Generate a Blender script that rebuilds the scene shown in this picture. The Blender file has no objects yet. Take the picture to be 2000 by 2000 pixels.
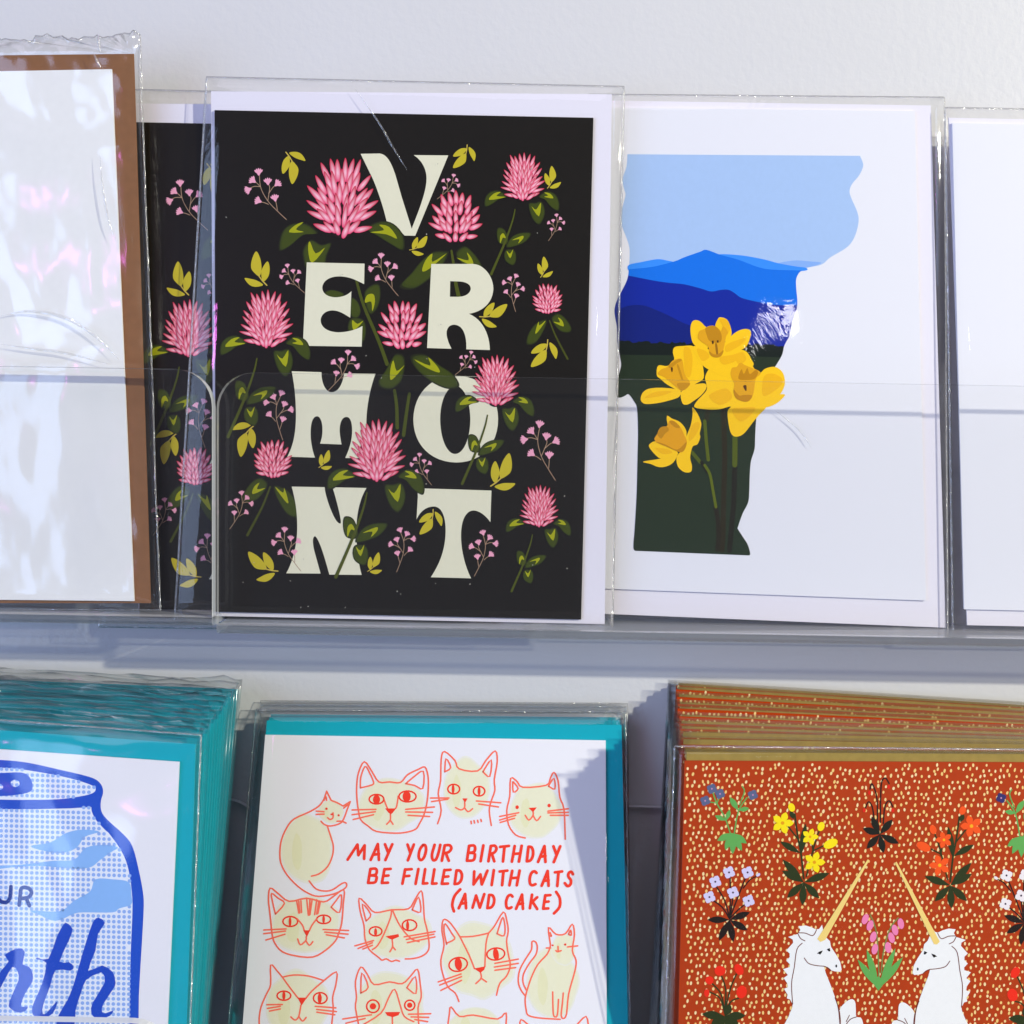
import bpy, math, random
from mathutils import Vector, Matrix, noise
from mathutils.geometry import tessellate_polygon

# ------------------------------------------------------------------ camera
SC = bpy.context.scene
PXF = 2145.0                       # focal length in photo pixels (photo is 2000 x 2000)
CAM_POS = Vector((0.0, -0.34, 0.0))
PITCH, ROLL = math.radians(-3.7), math.radians(1.0)
CAM_ROT = Matrix.Rotation(math.radians(90) + PITCH, 3, 'X') @ Matrix.Rotation(ROLL, 3, 'Z')
cam_data = bpy.data.cameras.new("camera")
cam_data.sensor_width = 36.0
cam_data.lens = 36.0 * PXF / 2000.0
cam_data.clip_start = 0.01
cam_data.clip_end = 50
cam = bpy.data.objects.new("camera", cam_data)
cam.location = CAM_POS
cam.rotation_euler = CAM_ROT.to_euler()
SC.collection.objects.link(cam)
SC.camera = cam

# ------------------------------------------------------------------ world and lamps
W = bpy.data.worlds.new("World")
SC.world = W
W.use_nodes = True
W.node_tree.nodes["Background"].inputs[0].default_value = (0.42, 0.45, 0.58, 1)
W.node_tree.nodes["Background"].inputs[1].default_value = 0.26

def lamp(name, loc, target, sx, sy, power, color):
    d = bpy.data.lights.new(name, 'AREA')
    d.shape = 'RECTANGLE'
    d.size, d.size_y, d.energy, d.color = sx, sy, power, color
    o = bpy.data.objects.new(name, d)
    o.location = loc
    o.rotation_euler = (Vector(target) - Vector(loc)).to_track_quat('-Z', 'Y').to_euler()
    SC.collection.objects.link(o)
    return o

lamp("key_lamp", (1.16, -0.80, 0.44), (0, 0, 0), 0.03, 0.03, 25.0, (1.0, 0.97, 0.80))
lamp("room_lamp", (0.5097, -1.85, 0.2302), (0.08, 0, 0.03), 0.022, 0.042, 0.075, (1.0, 0.98, 0.95))
lamp("window_fill", (-1.25, -1.0, -0.05), (0, 0, 0), 1.1, 1.1, 17.5, (0.47, 0.63, 1.0))  # unseen window daylight, added as soft blue fill from the left
lamp("top_fill", (-0.25, -1.0, 1.35), (0, 0, -0.05), 1.4, 0.9, 6.5, (0.88, 0.78, 1.0))  # added lavender fill from above to lift the shaded cards, not a known fixture
lamp("pink_lamp", (-0.40, -0.72, 0.10), (-0.12, 0, 0), 0.045, 0.045, 0.14, (1.0, 0.22, 0.95))

SC.view_settings.view_transform = 'Standard'
SC.view_settings.look = 'None'
SC.view_settings.exposure = 0.0
SC.view_settings.gamma = 1.0
SC.cycles.transparent_max_bounces = 96
SC.cycles.max_bounces = 14
SC.cycles.glossy_bounces = 5
SC.cycles.transmission_bounces = 10
SC.cycles.caustics_reflective = False
SC.cycles.caustics_refractive = False
SC.cycles.use_denoising = True
SC.cycles.sample_clamp_indirect = 4.0

# ------------------------------------------------------------------ photo pixel -> point on a plane
def ray(x, y):
    return CAM_ROT @ Vector(((x - 1000.0) / PXF, (1000.0 - y) / PXF, -1.0))

class Plane:
    """a card plane: passes depth Y at photo pixel ref, leans back by lean degrees"""
    def __init__(self, ref, Y, lean=0.0, yaw=0.0):
        a = math.radians(lean)
        d = ray(*ref)
        self.p = CAM_POS + d * ((Y - CAM_POS.y) / d.y)
        self.n = Matrix.Rotation(math.radians(yaw), 3, 'Z') @ Vector((0, -math.cos(a), math.sin(a)))
        self.u = Matrix.Rotation(math.radians(yaw), 3, 'Z') @ Vector((0, math.sin(a), math.cos(a)))
    def at(self, x, y, off=0.0):
        d = ray(x, y)
        q = self.p + self.n * off
        t = (q - CAM_POS).dot(self.n) / d.dot(self.n)
        return CAM_POS + d * t
    def moved(self, back):
        o = Plane.__new__(Plane)
        o.p, o.n, o.u = self.p - self.n * back, self.n, self.u
        return o

# ------------------------------------------------------------------ materials
def lin(h):
    h = h.lstrip('#')
    v = [int(h[i:i + 2], 16) / 255 for i in (0, 2, 4)]
    return tuple(c / 12.92 if c <= 0.04045 else ((c + 0.055) / 1.055) ** 2.4 for c in v)

def new_mat(name):
    m = bpy.data.materials.new(name)
    m.use_nodes = True
    m.node_tree.nodes.clear()
    return m, m.node_tree.nodes, m.node_tree.links

def paper(name, col, rough=0.55, grain=0.06, gscale=900, bump=0.0, spec=0.3):
    m, N, L = new_mat(name)
    out = N.new('ShaderNodeOutputMaterial'); p = N.new('ShaderNodeBsdfPrincipled')
    tc = N.new('ShaderNodeTexCoord'); nz = N.new('ShaderNodeTexNoise'); mx = N.new('ShaderNodeMixRGB')
    nz.inputs['Scale'].default_value = gscale; nz.inputs['Detail'].default_value = 3
    L.new(tc.outputs['Object'], nz.inputs['Vector'])
    c = lin(col)
    mx.inputs[1].default_value = (*[v * (1 - grain) for v in c], 1)
    mx.inputs[2].default_value = (*[min(1, v * (1 + grain)) for v in c], 1)
    L.new(nz.outputs['Fac'], mx.inputs[0]); L.new(mx.outputs[0], p.inputs['Base Color'])
    p.inputs['Roughness'].default_value = rough
    p.inputs['Specular IOR Level'].default_value = spec
    if bump:
        b = N.new('ShaderNodeBump'); b.inputs['Strength'].default_value = bump; b.inputs['Distance'].default_value = 0.0002
        L.new(nz.outputs['Fac'], b.inputs['Height']); L.new(b.outputs[0], p.inputs['Normal'])
    L.new(p.outputs[0], out.inputs[0])
    return m

def ink_mat(name, rough=0.4, spec=0.35, coat=0.0):
    m, N, L = new_mat(name)
    out = N.new('ShaderNodeOutputMaterial'); p = N.new('ShaderNodeBsdfPrincipled')
    at = N.new('ShaderNodeAttribute'); at.attribute_name = 'ink'
    tc = N.new('ShaderNodeTexCoord'); nz = N.new('ShaderNodeTexNoise'); hs = N.new('ShaderNodeHueSaturation')
    nz.inputs['Scale'].default_value = 700
    mr = N.new('ShaderNodeMapRange'); mr.inputs[3].default_value = 0.97; mr.inputs[4].default_value = 1.03
    L.new(tc.outputs['Object'], nz.inputs['Vector']); L.new(nz.outputs['Fac'], mr.inputs[0])
    L.new(mr.outputs[0], hs.inputs['Value']); L.new(at.outputs['Color'], hs.inputs['Color'])
    L.new(hs.outputs[0], p.inputs['Base Color'])
    p.inputs['Roughness'].default_value = rough; p.inputs['Specular IOR Level'].default_value = spec
    p.inputs['Coat Weight'].default_value = coat; p.inputs['Coat Roughness'].default_value = 0.12
    L.new(p.outputs[0], out.inputs[0])
    return m

def film_mat(name, f0=0.05, rough=0.07, haze=0.03, bump=0.25, bscale=60, tint=(1, 1, 1), stretch=(1, 1, 1), graze=1.0, detail=5, dist=0.004, warp=1.2, dif=0.5):
    """thin clear plastic: transparent, mirror-like by Schlick's law, a little milky"""
    m, N, L = new_mat(name)
    out = N.new('ShaderNodeOutputMaterial')
    tr = N.new('ShaderNodeBsdfTransparent'); tr.inputs[0].default_value = (*tint, 1)
    gl = N.new('ShaderNodeBsdfGlossy'); gl.inputs['Roughness'].default_value = rough
    df = N.new('ShaderNodeBsdfTranslucent'); df.inputs[0].default_value = (0.85, 0.87, 0.9, 1)
    d2 = N.new('ShaderNodeBsdfDiffuse'); d2.inputs[0].default_value = (0.85, 0.87, 0.9, 1)
    tc = N.new('ShaderNodeTexCoord'); mp = N.new('ShaderNodeMapping'); nz = N.new('ShaderNodeTexNoise')
    mp.inputs['Scale'].default_value = stretch
    nz.inputs['Scale'].default_value = bscale; nz.inputs['Detail'].default_value = detail; nz.inputs['Distortion'].default_value = warp
    bp = N.new('ShaderNodeBump'); bp.inputs['Strength'].default_value = bump; bp.inputs['Distance'].default_value = dist
    L.new(tc.outputs['Object'], mp.inputs[0]); L.new(mp.outputs[0], nz.inputs['Vector']); L.new(nz.outputs['Fac'], bp.inputs['Height'])
    lw = N.new('ShaderNodeLayerWeight'); lw.inputs['Blend'].default_value = 0.5
    L.new(bp.outputs[0], lw.inputs['Normal']); L.new(bp.outputs[0], gl.inputs['Normal'])
    pw = N.new('ShaderNodeMath'); pw.operation = 'POWER'; pw.inputs[1].default_value = 5
    L.new(lw.outputs['Facing'], pw.inputs[0])
    ma = N.new('ShaderNodeMath'); ma.operation = 'MULTIPLY_ADD'; ma.inputs[1].default_value = (1 - f0) * graze; ma.inputs[2].default_value = f0
    L.new(pw.outputs[0], ma.inputs[0])
    md = N.new('ShaderNodeMixShader'); md.inputs[0].default_value = dif; L.new(df.outputs[0], md.inputs[1]); L.new(d2.outputs[0], md.inputs[2])
    m1 = N.new('ShaderNodeMixShader'); m1.inputs[0].default_value = haze
    L.new(tr.outputs[0], m1.inputs[1]); L.new(md.outputs[0], m1.inputs[2])
    m2 = N.new('ShaderNodeMixShader'); L.new(ma.outputs[0], m2.inputs[0])
    L.new(m1.outputs[0], m2.inputs[1]); L.new(gl.outputs[0], m2.inputs[2])
    L.new(m2.outputs[0], out.inputs[0])
    return m

def glass_mat(name, col, rough=0.02):
    m, N, L = new_mat(name)
    out = N.new('ShaderNodeOutputMaterial'); p = N.new('ShaderNodeBsdfPrincipled')
    p.inputs['Base Color'].default_value = (*col, 1); p.inputs['Transmission Weight'].default_value = 1
    p.inputs['IOR'].default_value = 1.49; p.inputs['Roughness'].default_value = rough
    L.new(p.outputs[0], out.inputs[0])
    return m

M = {}
M['wall'], N, L = new_mat('wall_paint')
out = N.new('ShaderNodeOutputMaterial'); p = N.new('ShaderNodeBsdfPrincipled')
tc = N.new('ShaderNodeTexCoord')
n1 = N.new('ShaderNodeTexNoise'); n1.inputs['Scale'].default_value = 420; n1.inputs['Detail'].default_value = 3
n2 = N.new('ShaderNodeTexNoise'); n2.inputs['Scale'].default_value = 14
L.new(tc.outputs['Object'], n1.inputs['Vector']); L.new(tc.outputs['Object'], n2.inputs['Vector'])
b = N.new('ShaderNodeBump'); b.inputs['Strength'].default_value = 0.14; b.inputs['Distance'].default_value = 0.0008
L.new(n1.outputs['Fac'], b.inputs['Height']); L.new(b.outputs[0], p.inputs['Normal'])
mx = N.new('ShaderNodeMixRGB'); mx.inputs[1].default_value = (0.62, 0.62, 0.63, 1); mx.inputs[2].default_value = (0.66, 0.66, 0.67, 1)
L.new(n2.outputs['Fac'], mx.inputs[0]); L.new(mx.outputs[0], p.inputs['Base Color'])
p.inputs['Roughness'].default_value = 0.38; p.inputs['Specular IOR Level'].default_value = 0.5
L.new(p.outputs[0], out.inputs[0])

M['white_card'] = paper('white_card_stock', '#ebebf0', 0.5, 0.015)
M['black_card'] = paper('black_printed_card', '#15110a', 0.4, 0.25, 500, spec=0.2)
M['gloss_white'] = paper('gloss_white_card', '#e9eaf2', 0.3, 0.012, spec=0.4)
M['envelope_white'] = paper('white_envelope_paper', '#e6e3ee', 0.6, 0.02)
M['kraft'] = paper('brown_kraft_paper', '#8b5f3d', 0.7, 0.16, 350, 0.15, spec=0.12)
M['olive_kraft'] = paper('olive_kraft_paper', '#9c8644', 0.7, 0.2, 420, 0.2, spec=0.1)
M['teal'] = paper('teal_envelope_paper', '#00a6b8', 0.6, 0.04, 600, spec=0.12)
M['pearl_card'] = paper('pearl_white_card', '#f3f3ef', 0.6, 0.03, 500)
M['orange_card'] = paper('rust_orange_printed_card', '#b23a07', 0.55, 0.09, 450, spec=0.12)
M['ink'] = ink_mat('printed_ink', 0.45, 0.2)
M['gloss_ink'] = ink_mat('glossy_printed_ink', 0.35, 0.25, 0.0)
M['film'] = film_mat('clear_sleeve_film', 0.04, 0.035, 0.006, 0.05, 45, graze=0.6, stretch=(1, 1, 0.5))
M['crinkled_film'] = film_mat('crinkled_cellophane', 0.07, 0.16, 0.012, 1.0, 20, stretch=(1, 1, 0.9), graze=0.5, detail=1.6, dist=0.010, warp=0.5)
M['seam'] = film_mat('sleeve_seam_plastic', 0.25, 0.15, 0.22, 0.5, 400)
M['acrylic'] = film_mat('clear_acrylic_face', 0.025, 0.03, 0.003, 0.02, 8, graze=0.2)
M['acrylic_edge'] = film_mat('polished_acrylic_edge', 0.12, 0.25, 0.92, 0.1, 60, tint=(0.8, 0.84, 0.86), dif=0.85)
M['clear_edge'] = film_mat('clear_acrylic_edge', 0.10, 0.2, 0.42, 0.1, 60, tint=(0.9, 0.93, 0.94), dif=0.7)
M['acrylic_floor'] = film_mat('thick_acrylic', 0.05, 0.05, 0.38, 0.02, 8, tint=(0.88, 0.90, 0.92), graze=0.4, dif=0.7)
M['acrylic_bend'] = film_mat('bent_acrylic', 0.08, 0.12, 0.14, 0.05, 30, tint=(0.70, 0.71, 0.70))

# ------------------------------------------------------------------ object helpers
COL = SC.collection

def mesh_obj(name, verts, faces, mats, parent=None, fmats=None, smooth=False, cols=None):
    org = parent.matrix_world_loc if False else (Vector(parent['org']) if parent is not None else Vector((0, 0, 0)))
    me = bpy.data.meshes.new(name)
    me.from_pydata([tuple(Vector(v) - org) for v in verts], [], faces)
    for m in (mats if isinstance(mats, (list, tuple)) else [mats]):
        me.materials.append(m)
    if fmats:
        me.polygons.foreach_set('material_index', fmats)
    if smooth:
        me.polygons.foreach_set('use_smooth', [True] * len(me.polygons))
    if cols:
        a = me.color_attributes.new('ink', 'FLOAT_COLOR', 'POINT')
        a.data.foreach_set('color', [c for v in cols for c in (*v, 1.0)])
    me.update()
    o = bpy.data.objects.new(name, me)
    COL.objects.link(o)
    if parent is not None:
        o.parent = parent
        o['org'] = tuple(org)
    else:
        o['org'] = (0, 0, 0)
    return o

def thing(name, label, cat, base, group=None):
    o = bpy.data.objects.new(name, None)
    o.empty_display_size = 0.01
    o.location = base
    o['org'] = tuple(base)
    o['label'] = label; o['category'] = cat
    if group: o['group'] = group
    COL.objects.link(o)
    return o

def copy_tree(o, parent=None):
    c = o.copy(); COL.objects.link(c); c.parent = parent
    for ch in list(o.children):
        copy_tree(ch, c)
    return c

def slab(name, quad, plane, off, thick, mat, parent, back=None):
    """a rectangular sheet: photo-pixel corners tl, tr, br, bl (or 3D points) on the plane, thickened backwards"""
    f = [(plane.at(*q, off) if len(q) == 2 else Vector(q) + plane.n * off) for q in quad]
    v = f + [p - plane.n * thick for p in f]
    F = [(3, 2, 1, 0), (4, 5, 6, 7), (0, 1, 5, 4), (1, 2, 6, 5), (2, 3, 7, 6), (3, 0, 4, 7)]
    return mesh_obj(name, v, F, mat, parent)

def sleeve(quad, plane, parent, mat, hf=0.0007, hb=0.0016, nx=20, ny=28, wr=0.0003, seed=0, seamw=0.0005, fine=1.0, curl=0.0, ragged=0.0):
    """a flat clear bag, its front and back films meeting in a seam all round"""
    c = [(plane.at(*q) if len(q) == 2 else Vector(q)) for q in quad]
    mid = -0.0004
    sv = Vector((seed * 3.7, seed * 1.3, seed * 7.1))
    def base(u, v):
        return (c[0] * (1 - u) + c[1] * u) * (1 - v) + (c[3] * (1 - u) + c[2] * u) * v
    wdt, hgt = (c[1] - c[0]).length, (c[3] - c[0]).length
    verts, idx, faces = [], {}, []
    for j in range(ny + 1):
        for i in range(nx + 1):
            u = 0.5 - 0.5 * math.cos(math.pi * i / nx) * (0.7 + 0.3 * abs(math.cos(math.pi * i / nx)))
            v = 0.5 - 0.5 * math.cos(math.pi * j / ny) * (0.7 + 0.3 * abs(math.cos(math.pi * j / ny)))
            p = base(u, v)
            d = min(u * wdt, (1 - u) * wdt, v * hgt, (1 - v) * hgt)
            s = min(1.0, d / 0.005); s = s * s * (3 - 2 * s)
            q = Vector((p.x, p.y, p.z)) * 55 * fine + sv
            w1 = noise.noise(Vector((q.x * 1.0, q.z * 0.6, seed)))
            w2 = abs(noise.noise(Vector((q.x * 2.3 + q.z, q.z * 1.9 - q.x, seed + 5.0))))
            h = mid + (hf - mid) * s + (wr * (0.6 + w1 + 0.9 * w2)) * (0.15 + 0.85 * s) + curl * (noise.noise(q * 0.5) * (1 - s))
            if ragged:
                top = max(0.0, 1 - v * hgt / 0.007)
                p = p + plane.u * ragged * top * (0.9 * noise.noise(Vector((u * 9, seed, 3))) + 0.6 * noise.noise(Vector((u * 31, seed, 1))))
                h += ragged * top * 1.1 * noise.noise(Vector((u * 26 + v * 14, v * 40, seed)))
            idx[(0, i, j)] = len(verts); verts.append(p + plane.n * h)
    for j in range(ny):
        for i in range(nx):
            a = idx[(0, i, j)]; b_ = idx[(0, i + 1, j)]; cc = idx[(0, i + 1, j + 1)]; dd = idx[(0, i, j + 1)]
            faces.append((a, dd, cc, b_))
    # back film: inner grid set back, welded to the same rim
    inner = [(0.03, 0.03), (0.97, 0.03), (0.97, 0.97), (0.03, 0.97)]
    kb = [len(verts) + k for k in range(4)]
    for u, v in inner:
        verts.append(base(u, v) - plane.n * hb)
    rim = [idx[(0, i, 0)] for i in range(nx)] , [idx[(0, nx, j)] for j in range(ny)], [idx[(0, i, ny)] for i in range(nx, 0, -1)], [idx[(0, 0, j)] for j in range(ny, 0, -1)]
    corners = [idx[(0, 0, 0)], idx[(0, nx, 0)], idx[(0, nx, ny)], idx[(0, 0, ny)]]
    faces.append(tuple(kb))
    for k in range(4):
        edge = list(rim[k]) + [corners[(k + 1) % 4]]
        half = len(edge) // 2
        for t in range(len(edge) - 1):
            tgt = kb[k] if t < half else kb[(k + 1) % 4]
            faces.append((edge[t], edge[t + 1], tgt))
        faces.append((edge[half], kb[(k + 1) % 4], kb[k]))
    o = mesh_obj('sleeve', verts, faces, mat, parent, smooth=True)
    if seamw:
        sv_, sf = [], []
        loop = list(rim[0]) + list(rim[1]) + list(rim[2]) + list(rim[3])
        ctr = base(0.5, 0.5)
        n = len(loop)
        for k in loop:
            p = verts[k]
            pr, nx_ = verts[loop[(loop.index(k) - 1) % n]], verts[loop[(loop.index(k) + 1) % n]]
            t = (nx_ - pr).normalized(); o_ = t.cross(plane.n).normalized()
            if (p - ctr).dot(o_) < 0: o_ = -o_
            sv_ += [p - o_ * seamw * 0.4 + plane.n * 0.00012, p + o_ * seamw * 0.6 + plane.n * 0.00004, p - plane.n * 0.00012]
        for k in range(n):
            a, b_ = 3 * k, 3 * ((k + 1) % n)
            sf += [(a, b_, b_ + 1, a + 1), (a + 1, b_ + 1, b_ + 2, a + 2)]
        mesh_obj('seam', sv_, sf, M['seam'], o, smooth=True)
    return o

# ------------------------------------------------------------------ printing: flat inked shapes on a card face
CROP = dict(P=(0, 0, 1932), a=(400, 200, 400), b=(800, 200, 400), c=(400, 500, 400), d=(800, 500, 400), e=(400, 850, 400), f=(800, 850, 400),
            D1=(1150, 150, 600), D2=(1150, 600, 450), D3=(1150, 800, 600),
            K1=(400, 1250, 450), K2=(800, 1250, 450), K3=(450, 1600, 400), K4=(800, 1600, 400),
            J=(0, 1500, 500), Q=(0, 1250, 520),
            U1=(1250, 1300, 400), U2=(1600, 1300, 400), U3=(1250, 1600, 400), U4=(1600, 1600, 400))
CROP['P'] = (0, 0, 1932)

def px(crop, pts):
    x0, y0, s = CROP[crop]
    k = s / 1932.0
    return [(x0 + x * k, y0 + y * k) for x, y in pts]

def path(s):
    """small SVG path reader: M L C Q Z, absolute"""
    tok = s.replace(',', ' ').replace('M', ' M ').replace('L', ' L ').replace('C', ' C ').replace('Q', ' Q ').replace('Z', ' Z ').split()
    out, i, cmd = [], 0, None
    while i < len(tok):
        if tok[i] in 'MLCQZ':
            cmd = tok[i]; i += 1
            if cmd == 'Z': continue
        n = {'M': 2, 'L': 2, 'C': 6, 'Q': 4}[cmd]
        v = [float(t) for t in tok[i:i + n]]; i += n
        if cmd in 'ML':
            out.append((v[0], v[1])); cmd = 'L'
        else:
            p0 = out[-1]
            P = [p0] + [(v[k], v[k + 1]) for k in range(0, n, 2)]
            for k in range(1, 13):
                t = k / 12
                Q = P
                while len(Q) > 1:
                    Q = [((1 - t) * Q[m][0] + t * Q[m + 1][0], (1 - t) * Q[m][1] + t * Q[m + 1][1]) for m in range(len(Q) - 1)]
                out.append(Q[0])
    return out

def crom(pts, closed=False, n=5):
    """Catmull-Rom smoothing"""
    out, N_ = [], len(pts)
    rng = range(N_ if closed else N_ - 1)
    g = (lambda k: pts[k % N_]) if closed else (lambda k: pts[min(max(k, 0), N_ - 1)])
    for k in rng:
        p0, p1, p2, p3 = g(k - 1), g(k), g(k + 1), g(k + 2)
        for s in range(n):
            t = s / n
            out.append(tuple(0.5 * (2 * p1[a] + (p2[a] - p0[a]) * t + (2 * p0[a] - 5 * p1[a] + 4 * p2[a] - p3[a]) * t * t + (3 * p1[a] - p0[a] - 3 * p2[a] + p3[a]) * t ** 3) for a in (0, 1)))
    if not closed: out.append(pts[-1])
    return out

def ell(cx, cy, rx, ry, rot=0, n=18):
    c, s = math.cos(math.radians(rot)), math.sin(math.radians(rot))
    return [(cx + rx * math.cos(2 * math.pi * k / n) * c - ry * math.sin(2 * math.pi * k / n) * s,
             cy + rx * math.cos(2 * math.pi * k / n) * s + ry * math.sin(2 * math.pi * k / n) * c) for k in range(n)]

def spindle(a, b, w, n=6, fat=0.5):
    """leaf outline from a to b"""
    ax, ay = a; bx, by = b
    dx, dy = bx - ax, by - ay
    l = math.hypot(dx, dy) or 1
    nx_, ny_ = -dy / l, dx / l
    L_, R_ = [], []
    for k in range(1, n):
        t = k / n
        h = w / 2 * math.sin(math.pi * t ** (math.log(0.5) / math.log(fat)))
        L_.append((ax + dx * t + nx_ * h, ay + dy * t + ny_ * h)); R_.append((ax + dx * t - nx_ * h, ay + dy * t - ny_ * h))
    return [a] + L_ + [b] + R_[::-1]

LAYER = 8e-6
class Print:
    def __init__(self, name, parent, plane, off=0.0, mat=None, xf=None):
        self.name, self.parent, self.plane, self.off = name, parent, plane, off + 1.2e-5
        self.v, self.f, self.c = [], [], []
        self.k = 0; self.flat = False
        self.mat = mat or M['ink']; self.xf = xf or (lambda p: p)
    def _pt(self, p, layer):
        return self.plane.at(*self.xf(p), self.off + layer * LAYER + (0 if self.flat else (self.k % 120) * 1.1e-6))
    def fill(self, loops, col, layer=0):
        self.k += 1
        if isinstance(loops[0][0], (int, float)): loops = [loops]
        pts = [q for l in loops for q in l]
        tris = tessellate_polygon([[Vector((*self.xf(q), 0)) for q in l] for l in loops])
        b0 = len(self.v)
        self.v += [self._pt(q, layer) for q in pts]
        col = lin(col) if isinstance(col, str) else col
        self.c += [col] * len(pts)
        self.f += [tuple(b0 + i for i in t) for t in tris]
    def fan(self, loop, cols, ctr, ccol, layer):
        self.k += 1
        b0 = len(self.v)
        self.v += [self._pt(q, layer) for q in loop] + [self._pt(ctr, layer)]
        self.c += list(cols) + [ccol]
        n = len(loop)
        self.f += [(b0 + k, b0 + (k + 1) % n, b0 + n) for k in range(n)]
    def stroke(self, pts, w, col, layer=0, closed=False, w1=None):
        n = len(pts)
        if n < 2: return
        self.k += 1
        b0 = len(self.v); col = lin(col) if isinstance(col, str) else col
        w1 = w if w1 is None else w1
        for k in range(n):
            p0 = pts[(k - 1) % n] if (closed or k) else pts[0]
            p1 = pts[(k + 1) % n] if (closed or k < n - 1) else pts[-1]
            dx, dy = p1[0] - p0[0], p1[1] - p0[1]
            l = math.hypot(dx, dy) or 1
            ww = (w + (w1 - w) * k / (n - 1)) / 2
            nx_, ny_ = -dy / l * ww, dx / l * ww
            x, y = pts[k]
            self.v += [self._pt((x + nx_, y + ny_), layer), self._pt((x - nx_, y - ny_), layer)]
            self.c += [col, col]
        for k in range(n if closed else n - 1):
            a, b_ = b0 + 2 * k, b0 + 2 * ((k + 1) % n)
            self.f.append((a, b_, b_ + 1, a + 1))
        if not closed and w > 1.2:
            for e, q, ww in ((pts[0], pts[1], w), (pts[-1], pts[-2], w1)):
                dx, dy = e[0] - q[0], e[1] - q[1]; a = math.atan2(dy, dx)
                cap = [(e[0] + math.cos(a + t) * ww / 2, e[1] + math.sin(a + t) * ww / 2) for t in (-1.57, -0.9, -0.3, 0.3, 0.9, 1.57)]
                b1 = len(self.v)
                self.v += [self._pt(c_, layer) for c_ in cap]; self.c += [col] * 6
                self.f.append(tuple(range(b1, b1 + 6)))
    def done(self, label=None, stuff=False):
        if not self.v: return None
        o = mesh_obj(self.name, self.v, self.f, self.mat, self.parent, cols=self.c)
        if label: o['label'] = label
        if stuff: o['kind'] = 'stuff'
        return o

# ------------------------------------------------------------------ the wall
def wall_grid():
    v = [(-1.2, 0, -0.9), (1.2, 0, -0.9), (1.2, 0, 0.9), (-1.2, 0, 0.9), (-1.2, 0.08, -0.9), (1.2, 0.08, -0.9), (1.2, 0.08, 0.9), (-1.2, 0.08, 0.9)]
    f = [(0, 1, 2, 3), (5, 4, 7, 6), (4, 0, 3, 7), (1, 5, 6, 2), (3, 2, 6, 7), (4, 5, 1, 0)]
    o = mesh_obj('wall', v, f, M['wall'])
    o['kind'] = 'structure'
    return o
wall_grid()

# ------------------------------------------------------------------ clear acrylic racks
def rounded_panel(name, x0, x1, z0, z1, y, t, parent, r0=0.0, r1=0.0, slope=0.0, edge='acrylic_edge'):
    """upright acrylic sheet facing -Y; r0 / r1 round its top left / top right corner; slope tips the top edge"""
    pts = [(x0, z0), (x1, z0)]
    def top(x): return z1 + slope * (x - x0)
    if r1:
        for k in range(9):
            a = math.pi / 2 * k / 8
            pts.append((x1 - r1 + r1 * math.cos(a), top(x1) - r1 + r1 * math.sin(a)))
    else: pts.append((x1, top(x1)))
    if r0:
        for k in range(9):
            a = math.pi / 2 + math.pi / 2 * k / 8
            pts.append((x0 + r0 + r0 * math.cos(a), top(x0) - r0 + r0 * math.sin(a)))
    else: pts.append((x0, top(x0)))
    n = len(pts)
    v = [(x, y, z) for x, z in pts] + [(x, y + t, z) for x, z in pts]
    f = [tuple(range(n)), tuple(range(2 * n - 1, n - 1, -1))] + [(k, k + n, (k + 1) % n + n, (k + 1) % n) for k in range(n)]
    return mesh_obj(name, v, f, [M['acrylic'], M[edge]], parent, [0, 0] + [1] * n)

def rack(label, x0, x1, z_floor, z_lip, y_lip, z_back, r=0.011, lip_r=(0, 0), back_r=(0, 0), slope=0.0, y_back=-0.0005, t=0.0024, edge='acrylic_edge'):
    root = thing('acrylic_card_rack', label, 'card rack', (0.5 * (x0 + x1), y_back, z_floor), 'clear acrylic racks on the wall')
    rounded_panel('front_lip', x0, x1, z_floor + 0.0026, z_lip, y_lip, t, root, *lip_r, slope, edge)
    rounded_panel('back_panel', x0, x1, z_floor + 0.0026, z_back, y_back - 0.002, 0.0019, root, *back_r)
    # floor with a rounded bend at the front
    prof = [(y_back, z_floor), (y_back, z_floor + 0.0025)]
    prof += [(y_lip + t, z_floor + 0.0025), (y_lip, z_floor + 0.0025), (y_lip, z_floor + 0.0012), (y_lip + 0.0006, z_floor + 0.0003), (y_lip + 0.0014, z_floor)]
    n = len(prof)
    v = [(x0, y, z) for y, z in prof] + [(x1, y, z) for y, z in prof]
    f = [tuple(range(n)), tuple(range(2 * n - 1, n - 1, -1))] + [(k, k + n, (k + 1) % n + n, (k + 1) % n) for k in range(n)]
    mesh_obj('floor_plate', v, f, [M['acrylic_floor'], M['acrylic_bend']], root, [0, 0] + [0, 0, 0, 1, 1, 1, 0])
    return root

LIP_Y = -0.0265
FL = Plane((1000, 1000), LIP_Y)
zl = lambda x, y: FL.at(x, y)
Z_UP = zl(700, 1243).z
rack('clear acrylic rack holding the white and brown cards', -0.34, zl(414, 900).x, zl(200, 1220).z, zl(200, 718).z, LIP_Y, zl(200, 900).z, lip_r=(0, 0.0105), t=0.0038)
rack('long clear acrylic rack holding the black flower card', zl(423, 900).x, 0.34, Z_UP, zl(1100, 738).z, LIP_Y, zl(1000, 900).z, lip_r=(0.0105, 0), edge='clear_edge')

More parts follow.
